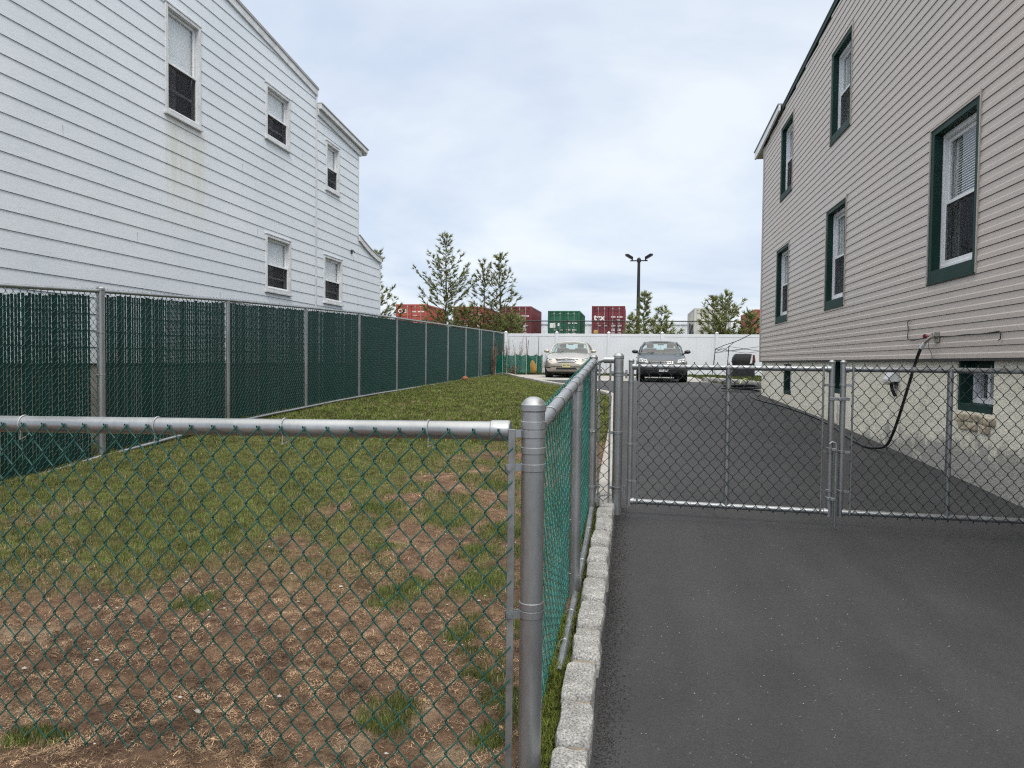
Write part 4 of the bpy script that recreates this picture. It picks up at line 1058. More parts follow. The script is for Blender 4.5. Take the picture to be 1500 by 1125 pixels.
mb = MB(); mb.tube([(3.086, 8.248, 1.54), (3.066, 8.283, 1.485)], .021, 12); under(mb.build('hose_coupling', M['old_white_frame'], smooth=40), hs)
# coil at the far corner
pts = []
for i in range(120):
    a = i * .34; rr_ = .34 + .10 * math.sin(i * .11) + random.uniform(-.01, .01)
    pts.append((2.95 + rr_ * 1.25 * math.cos(a), 20.0 + rr_ * math.sin(a) * 1.1, ground_z(20) + .03 + .11 * abs(math.sin(i * .05)) + i * .0006))
hc = thing('hose_coil', 'tangled coil of black hose lying at the far rear corner of the beige house', 'hose', (2.95, 20, ground_z(20)))
mb = MB(); mb.tube(pts, .02, 8); under(mb.build('hose', M['black_rubber'], smooth=60), hc)
M['yellow_hose'] = pmat('yellow_green_hose', (.42, .44, .14), rough=.5)
mb = MB(); mb.tube(smooth_path([(2.75, 19.9, .60), (2.9, 20.3, .70), (3.05, 20.8, .80), (3.2, 21.2, .86), (3.3, 21.4, .80), (3.3, 21.6, .62)]), .02, 8)
tag(mb.build('yellow_hose', M['yellow_hose'], smooth=60), 'yellow green hose rising from the coil towards the rear grass patch', 'hose')
# ------------------------------------------------------------------ cars
def catmull(P, n, closed=False):
    P = np.asarray(P, float); m = len(P); out = []
    rngi = range(m) if closed else range(m - 1)
    for i in rngi:
        if closed: p0, p1, p2, p3 = P[i - 1], P[i], P[(i + 1) % m], P[(i + 2) % m]
        else: p0, p1, p2, p3 = P[max(i - 1, 0)], P[i], P[i + 1], P[min(i + 2, m - 1)]
        for k in range(n):
            t = k / n
            out.append(.5 * ((2 * p1) + (p2 - p0) * t + (2 * p0 - 5 * p1 + 4 * p2 - p3) * t * t + (3 * p1 - p0 - 3 * p2 + p3) * t ** 3))
    if not closed: out.append(P[-1])
    return np.array(out)

def sedan(name, label, X, Y, paint_m, hw, sil, plate_cols, seed, lower_m=None):
    """four door saloon, nose towards -y; local origin on the ground under the nose"""
    zg = ground_z(Y + 2) + .018
    pitch = math.atan((ground_z(Y + 4) - ground_z(Y + .8)) / 3.2)
    car = thing(name, label, 'car', (X, Y, zg - .8 * math.tan(pitch)))
    car.rotation_euler = (pitch, 0, 0)
    # stations: y, half width, bottom z, edge z, centre z
    S = [(0.0, .60, .30, .52, .60), (.05, .70, .25, .58, .66), (.16, .80, .21, .66, .74), (.36, .865, .19, .74, .81), (.7, .895, .19, .82, .875), (1.05, .905, .19, .885, .935), (1.35, .91, .19, .935, .975),
         (1.7, .915, .19, .955, .96), (2.6, .915, .19, .965, .965), (3.5, .915, .19, .975, .975), (3.95, .905, .20, .995, 1.02), (4.35, .88, .23, .985, 1.03), (4.62, .82, .28, .92, .97), (4.72, .70, .38, .80, .84)]
    k = hw / .915
    rings = []
    for (y, w, zb, ze, zc) in S:
        w *= k
        half = [(0, zb), (.55 * w, zb), (.90 * w, zb + .03), (.985 * w, zb + .14), (1.0 * w, zb + .45 * (ze - zb)), (.985 * w, zb + .78 * (ze - zb)), (.95 * w, ze - .02), (.86 * w, ze + .01), (.5 * w, ze + .75 * (zc - ze)), (0, zc)]
        ring_ = half + [(-a, b) for a, b in half[-2:0:-1]]
        rings.append([(a, y, b) for a, b in ring_])
    R = np.array(rings)                                  # stations, ring, 3
    R = np.stack([catmull(R[:, j], 4) for j in range(R.shape[1])], 1)
    R = np.stack([catmull(R[i], 3, True) for i in range(R.shape[0])], 0)
    ns_, nr_ = R.shape[:2]
    V = R.reshape(-1, 3).tolist(); F = []
    for i in range(ns_ - 1):
        for j in range(nr_): F.append((i * nr_ + j, i * nr_ + (j + 1) % nr_, (i + 1) * nr_ + (j + 1) % nr_, (i + 1) * nr_ + j))
    F.append(tuple(range(nr_))[::-1]); F.append(tuple((ns_ - 1) * nr_ + j for j in range(nr_)))
    mb = MB(); mb.add(V, F)
    body_o = mb.build('body', paint_m, car, smooth=35)
    bvh = BVHTree.FromPolygons([Vector(v) for v in V], F)
    def onto(x, z, off):
        hit = bvh.ray_cast(Vector((x, -3, z)), Vector((0, 1, 0)))
        if hit[0] is None: return Vector((x, .4, z))
        return hit[0] + hit[1] * off if hit[1].y < 0 else hit[0] - hit[1] * off
    def patch(nm, quad, mat, off=.006, nx_=8, nz_=5, par=None, thick=.02):
        (a, b, c, d) = [Vector((p[0], p[1])) for p in quad]
        P = [];
        for i in range(nz_ + 1):
            for j in range(nx_ + 1):
                s, t = j / nx_, i / nz_
                q = (a * (1 - s) + b * s) * (1 - t) + (d * (1 - s) + c * s) * t
                P.append(onto(q.x, q.y, off))
        n0 = len(P); P2 = [p + Vector((0, thick, 0)) for p in P]
        Fs = []
        W = nx_ + 1
        for i in range(nz_):
            for j in range(nx_): Fs.append((i * W + j, i * W + j + 1, (i + 1) * W + j + 1, (i + 1) * W + j))
        bd = [j for j in range(W)] + [i * W + nx_ for i in range(1, nz_ + 1)] + [nz_ * W + j for j in range(nx_ - 1, -1, -1)] + [i * W for i in range(nz_ - 1, 0, -1)]
        m = len(bd)
        for i in range(m): Fs.append((bd[i], bd[(i + 1) % m], n0 + bd[(i + 1) % m], n0 + bd[i]))
        mm = MB(); mm.add(P + P2, Fs)
        return mm.build(nm, mat, par or car, smooth=40)
    # cabin
    zb0, zt0 = .95, sil['roof']
    wt = hw * .66; wb = hw * .90
    yc, yf, yr, yk = 1.32, 2.12, 3.35, 4.12          # cowl, roof front, roof rear, deck
    zc_, zk_ = .96, 1.0
    mb = MB(); n = 10; V = []; rows = [(yf - .06, zt0 - .055, .97), (yf, zt0 - .025, .985), (yf + .35, zt0 - .004, 1), (2.75, zt0, 1), (yr - .3, zt0 - .012, 1), (yr, zt0 - .045, .985), (yr + .07, zt0 - .075, .97)]
    for (yy, zz, kk) in rows:
        for j in range(n + 1):
            u = 2 * j / n - 1; V.append((u * wt * 1.04 * kk, yy, zz - .055 * u ** 4 - .012 * u * u))
    F = [(i * (n + 1) + j, i * (n + 1) + j + 1, (i + 1) * (n + 1) + j + 1, (i + 1) * (n + 1) + j) for i in range(len(rows) - 1) for j in range(n)]
    o = len(V); V += [(x, y, z - .035) for x, y, z in V]; F += [tuple(o + q for q in f[::-1]) for f in F]
    W = n + 1; R_ = len(rows); bd = [j for j in range(W)] + [i * W + n for i in range(1, R_)] + [(R_ - 1) * W + j for j in range(n - 1, -1, -1)] + [i * W for i in range(R_ - 2, 0, -1)]
    for i in range(len(bd)): F.append((bd[i], bd[(i + 1) % len(bd)], o + bd[(i + 1) % len(bd)], o + bd[i]))
    mb.add(V, F); mb.build('roof', paint_m, car, smooth=40)
    mb = MB()
    for s in (-1, 1):
        mb.tube([(s * wb * .98, yc - .03, zc_ - .02), (s * (wb + wt) / 2 * 1.03, (yc + yf) / 2 - .02, (zc_ + zt0) / 2 + .01), (s * wt * 1.0, yf - .01, zt0 - .08)], [.035, .03, .03], 8)
        mb.tube([(s * wb * .97, yk, zk_ - .03), (s * (wb + wt) / 2, (yk + yr) / 2, (zk_ + zt0) / 2 - .01), (s * wt * 1.0, yr, zt0 - .09)], [.06, .055, .04], 8)
        mb.tube([(s * wb * 1.0, 2.72, zb0), (s * wt * 1.03, 2.74, zt0 - .08)], [.035, .03], 6)
        mb.tube([(s * wt * 1.03, yf - .02, zt0 - .072), (s * wt * 1.045, 2.75, zt0 - .055), (s * wt * 1.03, yr, zt0 - .085)], .025, 6)
    mb.build('pillars', paint_m, car, smooth=40)
    def glasspatch(nm, A, B, C, D, bow=(0, -.06, .0), n=8):
        V = []
        for i in range(n + 1):
            for j in range(n + 1):
                s, t = j / n, i / n
                p = (Vector(A) * (1 - s) + Vector(B) * s) * (1 - t) + (Vector(D) * (1 - s) + Vector(C) * s) * t
                e = (1 - (2 * s - 1) ** 2)
                V.append(p + Vector(bow) * e)
        mm = MB(); mm.add(V, [(i * (n + 1) + j, i * (n + 1) + j + 1, (i + 1) * (n + 1) + j + 1, (i + 1) * (n + 1) + j) for i in range(n) for j in range(n)])
        return mm.build(nm, M['car_glass'], car, smooth=60)
    glasspatch('windscreen', (-wb * .96, yc, zc_ + .005), (wb * .96, yc, zc_ + .005), (wt * .98, yf - .01, zt0 - .075), (-wt * .98, yf - .01, zt0 - .075), (0, -.10, 0))
    glasspatch('rear_window', (-wb * .92, yk - .02, zk_ + .0), (wb * .92, yk - .02, zk_ + .0), (wt * .97, yr + .02, zt0 - .09), (-wt * .97, yr + .02, zt0 - .09), (0, .08, 0))
    for s in (-1, 1):
        glasspatch('side_window', (s * wb * .99, yc + .12, zb0 + .01), (s * wb * .99, 2.70, zb0 + .01), (s * wt * 1.03, 2.72, zt0 - .075), (s * wt * 1.01, yf + .06, zt0 - .08), (s * .02, 0, 0))
        glasspatch('side_window', (s * wb * .99, 2.75, zb0 + .01), (s * wb * .98, yk - .2, zb0 + .02), (s * wt * 1.0, yr - .05, zt0 - .095), (s * wt * 1.03, 2.76, zt0 - .075), (s * .02, 0, 0))
    # seats and dash inside
    mb = MB(); mb.box(-wb * .93, wb * .93, 1.45, 1.75, .9, 1.0); mb.box(-wb * .9, wb * .9, 3.55, 3.7, .9, 1.12); mb.build('dashboard', M['interior'], car, bevel=.03)
    for s in (-1, 1):
        mb = MB(); mb.box(s * .37 - .24, s * .37 + .24, 2.45, 2.58, .8, 1.16); mb.box(s * .37 - .13, s * .37 + .13, 2.47, 2.56, 1.17, zt0 - .13); mb.build('seat', M['interior'], car, bevel=.03)
    mb = MB(); mb.box(-.11, .11, 1.98, 2.01, zt0 - .17, zt0 - .11); mb.build('rear_view_mirror', M['interior'], car, bevel=.01)
    # lamps, grille, intakes, plate
    g = sil
    for s in (-1, 1):
        h = patch('headlight', [(s * a * hw, b) for a, b in g['lamp']], M['headlight'], .008)
        for (a, b, r) in g['bulb']:
            mm = MB(); p = onto(s * a * hw, b, .012); mm.lathe(p, (0, -1, 0), [(r, -.01), (r, .004), (r * .6, .012)], 12); mm.build('reflector', M['chrome'], h, smooth=40)
    ga, gb, gc, gd, nb = g['grille']
    gr_ = patch('grille', [(-ga, gc), (ga, gc), (gb, gd), (-gb, gd)], M['black_metal'], .004)
    for i in range(nb):
        t = (i + .5) / nb; z = gc + (gd - gc) * t; w = (ga + (gb - ga) * t) * .97
        pts = [onto(w * (2 * j / 14 - 1), z, .012) for j in range(15)]
        mm = MB(); mm.tube(pts, g['slat_r'], 6); mm.build('grille_slat', M['chrome'], gr_, smooth=60)
    if g['emblem']:
        c = onto(0, gd - .035, .03); mm = MB()
        pts = [(c.x + .062 * math.cos(a), c.y, c.z + .04 * math.sin(a)) for a in np.linspace(0, 2 * PI, 21)[:-1]]; mm.tube(pts, .007, 6, closed=True)
        pts = [(c.x + .03 * math.cos(a), c.y, c.z + .012 + .016 * math.sin(a)) for a in np.linspace(0, 2 * PI, 17)[:-1]]; mm.tube(pts, .006, 6, closed=True)
        pts = [(c.x + .014 * math.cos(a), c.y, c.z + .036 * math.sin(a)) for a in np.linspace(0, 2 * PI, 17)[:-1]]; mm.tube(pts, .006, 6, closed=True)
        mm.build('emblem', M['chrome'], gr_, smooth=60)
    for q in g['intakes']: patch('intake', q, M['black_rubber'], .005)
    if lower_m is not None: patch('bumper_strip', [(-.80 * hw, .40), (.80 * hw, .40), (.80 * hw, .445), (-.80 * hw, .445)], lower_m, .012, nx_=16)
    px_, pz = g['plate']
    p = onto(px_, pz, .02); mm = MB(); mm.box(px_ - .155, px_ + .155, p.y - .016, p.y + .01, pz - .075, pz + .075); pl = mm.build('number_plate', plate_cols[0], car, bevel=.004)
    mm = MB()
    rr = random.Random(seed)
    for i in range(7):
        if i == 3: continue
        x = px_ - .115 + i * .038
        mm.box(x - .011, x + .011, p.y - .018, p.y - .0155, pz - .03, pz + .03)
    mm.build('plate_characters', plate_cols[1], pl)
    # mirrors, wheels, handles, wipers
    for s in (-1, 1):
        mm = MB(); c0 = Vector((s * (hw + .075), 1.62, 1.03)); V = []; F = []
        for i in range(9):
            for j in range(14):
                a = PI * i / 8; b = 2 * PI * j / 14
                V.append((c0.x + .115 * math.sin(a) * math.cos(b), c0.y + .065 * math.cos(a), c0.z + .072 * math.sin(a) * math.sin(b)))
        for i in range(8):
            for j in range(14): F.append((i * 14 + j, i * 14 + (j + 1) % 14, (i + 1) * 14 + (j + 1) % 14, (i + 1) * 14 + j))
        mm.add(V, F); mm.tube([(s * (hw - .06), 1.62, .97), (s * (hw + .02), 1.62, .99)], .025, 8); mm.build('wing_mirror', g['mirror_m'] or paint_m, car, smooth=50)
        for yy in (.86, 3.62):
            mm = MB(); x0 = s * (hw - .215)
            mm.lathe((x0, yy, .315), (s, 0, 0), [(.20, 0), (.295, .0), (.315, .02), (.315, .18), (.30, .205), (.20, .21)], 28); wl = mm.build('wheel', M['tyre'], car, smooth=35)
            mm = MB(); mm.lathe((x0 + s * .17, yy, .315), (s, 0, 0), [(.19, 0), (.19, .035), (.15, .03), (.04, .045)], 20); mm.build('rim', M['chrome'], wl, smooth=35)
        mm = MB(); 
        for yy in (2.45, 3.35): mm.box(s * (hw - .01), s * (hw + .022), yy, yy + .2, .80, .83)
        mm.build('door_handle', paint_m, car, bevel=.008)
        for yy in (.86, 3.62):
            mm = MB(); mm.lathe((s * (hw - .27), yy, .33), (s, 0, 0), [(.37, 0), (.37, .272), (.345, .276)], 28); mm.build('wheel_arch', M['black_rubber'], car, smooth=35)
    mm = MB(); mm.tube([(.0, 1.30, .985), (.30, 1.38, 1.02), (.52, 1.44, 1.05)], .008, 5); mm.tube([(-.5, 1.22, .985), (-.2, 1.33, 1.01), (.02, 1.38, 1.03)], .008, 5); mm.build('wipers', M['black_rubber'], car)
    mm = MB(); mm.box(-.7 * hw, .7 * hw, .35, 4.3, .15, .2); mm.build('underbody', M['black_rubber'], car)
    return car
M['plate_yellow'] = pmat('pale_yellow_plate', (.55, .50, .27), rough=.5, var=.08); M['plate_white'] = pmat('white_plate', (.60, .62, .62), rough=.5, var=.06); M['plate_ink'] = pmat('plate_ink', (.05, .05, .06), rough=.6)
M['dark_mirror'] = pmat('dark_mirror', (.02, .022, .026), rough=.35)
sil1 = dict(roof=1.46, lamp=[(.62, .60), (.93, .70), (.915, .86), (.72, .76)], bulb=[(.72, .68, .05), (.84, .73, .05)], grille=(.34, .46, .58, .74, 3), slat_r=.016, emblem=True,
            intakes=[[(-.42, .31), (.42, .31), (.38, .385), (-.38, .385)], [(-.84, .36), (-.62, .36), (-.62, .41), (-.80, .41)], [(.84, .36), (.62, .36), (.62, .41), (.80, .41)]], plate=(.0, .475), mirror_m=None)
sedan('parked_car', 'silver beige saloon car with a yellow number plate, at the end of the lawn', -2.52, 27.55, M['silver_paint'], .885, sil1, (M['plate_yellow'], M['plate_ink']), 3)
sil2 = dict(roof=1.44, lamp=[(.56, .64), (.92, .67), (.90, .80), (.62, .76)], bulb=[(.70, .70, .05), (.82, .72, .045)], grille=(.36, .36, .60, .69, 2), slat_r=.009, emblem=False,
            intakes=[[(-.45, .26), (.45, .26), (.45, .37), (-.45, .37)], [(-.80, .28), (-.58, .28), (-.58, .37), (-.80, .37)], [(.80, .28), (.58, .28), (.58, .37), (.80, .37)]], plate=(.03, .42), mirror_m=M['dark_mirror'])
sedan('parked_car', 'dark slate grey saloon car with a white number plate, behind the gate', 1.03, 24.75, M['dark_paint'], .86, sil2, (M['plate_white'], M['plate_ink']), 5, M['dark_paint'])

# ------------------------------------------------------------------ container yard
M['steel_rod'] = pmat('lock_rod', (.42, .40, .38), rough=.5, metal=.4)
M['white_ink'] = pmat('white_lettering', (.82, .81, .80), rough=.6, var=.03)
def container_mat(nm, c): return pmat(nm, c, rough=.55, var=.18, vscale=1.1, fine=.1, fscale=12)
M['c_orange'] = container_mat('red_orange_container', (0.375, 0.077, 0.050)); M['c_red'] = container_mat('brick_red_container', (0.275, 0.056, 0.045)); M['c_maroon'] = container_mat('maroon_container', (0.144, 0.025, 0.030)); M['c_green'] = container_mat('green_container', (0.010, 0.106, 0.056))
M['c_tex'] = container_mat('dark_red_container', (0.156, 0.022, 0.033)); M['c_white'] = container_mat('pale_grey_container', (0.575, 0.575, 0.525)); M['c_shed'] = container_mat('pale_metal_sheet', (0.700, 0.737, 0.775)); M['label_yellow'] = pmat('yellow_label', (.55, .33, .05), rough=.6)
def text_part(parent, s, x, y, z, size, mat, bold=0.004):
    cu = bpy.data.curves.new('lettering', 'FONT'); cu.body = s; cu.size = size; cu.extrude = .004; cu.offset = bold
    t = bpy.data.objects.new('lettering_curve', cu); COL.objects.link(t)
    bpy.context.view_layer.update()
    me = bpy.data.meshes.new_from_object(t.evaluated_get(bpy.context.evaluated_depsgraph_get()))
    bpy.data.objects.remove(t); me.materials.clear(); me.materials.append(mat)
    o = bpy.data.objects.new('lettering', me); COL.objects.link(o); o.parent = parent
    o.location = (x, y, z); o.rotation_euler = (PI / 2, 0, 0)
    return o
def container(label, x, y, ztop, col, H=2.59, L=6.06, marks=(), W=2.44, dz=0):
    c = thing('shipping_container', label, 'container', (x, y, ztop - H), group='shipping containers beyond the white fence')
    m = M[col]; w = W / 2
    mb = MB()
    for sx in (-1, 1):
        for yy in (0, L - .16): mb.box(sx * w - (.16 if sx > 0 else 0), sx * w + (.16 if sx < 0 else 0), yy, yy + .16, 0, H)
        mb.box(sx * w - (.08 if sx > 0 else 0), sx * w + (.08 if sx < 0 else 0), .16, L - .16, H - .12, H - .004); mb.box(sx * w - (.08 if sx > 0 else 0), sx * w + (.08 if sx < 0 else 0), .16, L - .16, 0, .16)
    mb.box(-w + .16, w - .16, 0, .12, H - .14, H - .003); mb.box(-w + .16, w - .16, 0, .12, 0, .14); mb.box(-w + .16, w - .16, L - .12, L, H - .14, H - .003)
    mb.build('frame', m, c, bevel=.012)
    for sx in (-1, 1):       # corrugated sides
        mb = MB(); V = []; n = int((L - .3) / .28); 
        for i in range(n * 4 + 1):
            yy = .15 + (L - .3) * i / (n * 4); d = (0, 0, .045, .045)[i % 4]; xx = sx * (w - .012 - d); V += [(xx, yy, .14), (xx, yy, H - .1)]
        mb.add(V, [(2 * i, 2 * i + 2, 2 * i + 3, 2 * i + 1) for i in range(n * 4)]); mb.build('side_panel', m, c)
    mb = MB(); mb.box(-w + .02, w - .02, .1, L - .02, H - .03, H - .006); mb.build('top_panel', m, c)
    mb = MB(); mb.box(-w + .1, w - .1, L - .08, L - .04, .1, H - .1); mb.build('end_panel', m, c)
    for sx in (-1, 1):       # doors
        a, b = (-w + .165, -.012) if sx < 0 else (.012, w - .165)
        mb = MB(); mb.box(a, b, .045, .085, .145, H - .145)
        nrow = 4; hh = (H - .29) / nrow
        for r in range(nrow):
            z0 = .145 + r * hh; 
            mb.box(a + .05, b - .05, .020, .046, z0 + hh * .62, z0 + hh * .98)
        d = mb.build('door', m, c, bevel=.008)
        mb = MB()
        for f in (.30, .74):
            xx = a + (b - a) * f; mb.tube([(xx, -.012, .05), (xx, -.012, H - .05)], .018, 6)
            for z in (.2, H * .5, H - .2): mb.box(xx - .05, xx + .05, -.03, .01, z - .03, z + .03)
            mb.box(xx - .01, xx + .22, -.04, -.02, H * .42, H * .45)
        mb.build('lock_rod', M['steel_rod'], d)
    for mk in marks:
        if mk[0] == 'text': text_part(c, mk[1], mk[2], .014, H * mk[3], mk[4], M['white_ink'], mk[5] if len(mk) > 5 else .004)
        else:
            _, nm, cx0, cx1, z0, z1 = mk
            mb = MB(); mb.box(cx0, cx1, .008, .018, H * z0, H * z1); mb.build('label_plate' if nm != 'white_ink' else 'marking', M[nm], c)
    return c
def code(x, z): return [('plate', 'white_ink', x + k * .105, x + k * .105 + .075, z, z + .035) for k in (0, 1, 2, 4, 5, 6, 7, 8)]
def small_code(x, z): return [('plate', 'white_ink', x + k * .09, x + k * .09 + .06, z, z + .025) for k in range(3)]
def data(x): return [('plate', 'white_ink', x, x + .24, z, z + .022) for z in (.44, .40, .33, .29, .22, .18)]
container('bright red container with white CAI lettering, farthest left above the green slat fence', -16.93, 53, 5.62, 'c_orange', marks=[('text', 'CAI', -1.05, .745, .42, .012)] + code(.12, .76) + data(.2) + small_code(.2, .65))
container('brick red container half hidden between the tall pine and the twin stemmed pine', -12.36, 53, 5.43, 'c_red', marks=code(.12, .74) + data(.2) + data(.65))
container('maroon container with its long ridged side showing, beside the twin stemmed pine', -8.75, 53, 5.44, 'c_maroon', marks=code(.12, .70) + small_code(.35, .60) + data(.6))
container('dark green container with white door markings', -5.18, 54, 5.17, 'c_green', marks=[('plate', 'white_ink', -1.06, -.64, .50, .64), ('plate', 'white_ink', -.46, -.32, .55, .64)] + code(.22, .62) + data(.2) + data(.66))
container('dark red container with white tex lettering and a yellow plate on its doors', -1.79, 53, 5.45, 'c_tex', marks=[('text', 'tex', -1.06, .60, .60, .018), ('plate', 'label_yellow', -1.12, -.72, .22, .31), ('plate', 'white_ink', -1.12, -.72, .31, .315)] + code(.22, .67) + small_code(.6, .59) + data(.24) + data(.7))
cw = container('pale grey container with dark graffiti on its side, partly behind a small pine', 5.35, 50, 5.07, 'c_white', marks=data(.2))
M['graffiti'] = pmat('graffiti_paint', (.07, .07, .09), rough=.6, var=.4)
mb = MB(); rr = random.Random(4)
for i in range(9):
    y0 = .7 + i * .36; z0 = .55 + rr.uniform(-.1, .2)
    pts = [(-1.228, y0 + .22 * math.sin(k * 1.3 + i) + k * .06, z0 + .12 * k + .1 * math.cos(k * 2.1 + i * 2)) for k in range(9)]
    mb.tube(pts, .05, 5)
mb.build('graffiti', M['graffiti'], cw)
container('red container with yellow stickers beside the far corner of the beige house', 9.28, 50, 4.97, 'c_orange', marks=[('plate', 'label_yellow', -1.08, -.66, .28, .42), ('plate', 'label_yellow', -1.08, -.7, .12, .22), ('plate', 'white_ink', -1.0, -.7, .52, .66)])
sh = thing('warehouse', 'low pale metal warehouse far behind the container yard', 'warehouse')
mb = MB(); V = []; n = 120
for i in range(n + 1):
    x = -26 + 36 * i / n; V += [(x, 80 + (.06 if i % 2 else 0), 2.2), (x, 80 + (.06 if i % 2 else 0), 5.5)]
mb.add(V, [(2 * i, 2 * i + 2, 2 * i + 3, 2 * i + 1) for i in range(n)]); mb.box(-26, 10, 80.1, 92, 2.2, 5.45); mb.build('wall', M['c_shed'], sh)
mb = MB(); mb.prism([(79.9, 5.5), (92.2, 5.5), (92.2, 5.6), (86, 5.8), (79.9, 5.62)], 'x', -26.2, 10.2); mb.build('roof', M['c_shed'], sh)
yf = thing('yard_fence', 'thin dark chain link fence in front of the container yard', 'fence')
mb = MB(); mb.tube([(-20, 44, 3.83), (14, 44, 3.81)], .032, 8); mb.build('top_rail', M['black_metal'], yf)
for i in range(12): post(yf, -19 + i * 3.0, 44, 2.2, 3.9, .035, cap=False, n=8, mat='black_metal')
chain('wire_mesh', M['dark_wire'], yf, (-9, 44), (1, 0), (0, -1), 17, lambda s: 2.35, lambda s: 3.82, pitch=.055, step=.055, r=.0035, ns=3)

fl = thing('floodlight_pole', 'tall black pole with a crossbar and two floodlights above the container yard', 'street light', (.32, 46, 2.3))
mb = MB(); mb.tube([(0, 0, 0), (0, 0, 5.55)], [.125, .09], 16); mb.lathe((0, 0, 5.36), (0, 0, 1), [(.10, 0), (.13, .02), (.13, .22), (.05, .30)], 16); mb.build('pole', M['black_metal'], fl, smooth=40)
mb = MB(); mb.box(-.55, .55, -.04, .04, 5.43, 5.50); mb.build('crossbar', M['black_metal'], fl, bevel=.01)
M['lamp_face'] = pmat('lamp_lens', (.30, .31, .33), rough=.3)
for s in (-1, 1):
    mb = MB(); a = Vector((s * .42, 0, 5.62)); d = Vector((s * .60, -.25, .34)).normalized(); up = Vector((-s * .5, 0, .86)).normalized(); sd = d.cross(up).normalized(); up = sd.cross(d)
    V = []
    for (l, w, h) in ((-.02, .10, .05), (.06, .17, .09), (.42, .17, .09), (.50, .15, .02)):
        for (p, q) in ((-1, -1), (1, -1), (1, 1), (-1, 1)): V.append(a + d * l + sd * (w * p) + up * (h * q))
    F = [(3, 2, 1, 0), (12, 13, 14, 15)] + [(4 * i + j, 4 * i + (j + 1) % 4, 4 * i + 4 + (j + 1) % 4, 4 * i + 4 + j) for i in range(3) for j in range(4)]
    mb.add(V, F); mb.tube([(s * .42, 0, 5.5), (s * .42, 0, 5.66)], .05, 8); lp = mb.build('floodlight', M['black_metal'], fl, bevel=.01)
    mb = MB(); sg = -1 if sd.cross(d).z > 0 else 1
    q = [a + d * l + sd * w - up * .0925 for l, w in ((.09, -.14), (.40, -.14), (.40, .14), (.09, .14))]
    mb.add(q + [p + up * .004 for p in q], [(3, 2, 1, 0), (4, 5, 6, 7), (0, 1, 5, 4), (1, 2, 6, 5), (2, 3, 7, 6), (3, 0, 4, 7)]); mb.build('lamp_lens', M['lamp_face'], lp)

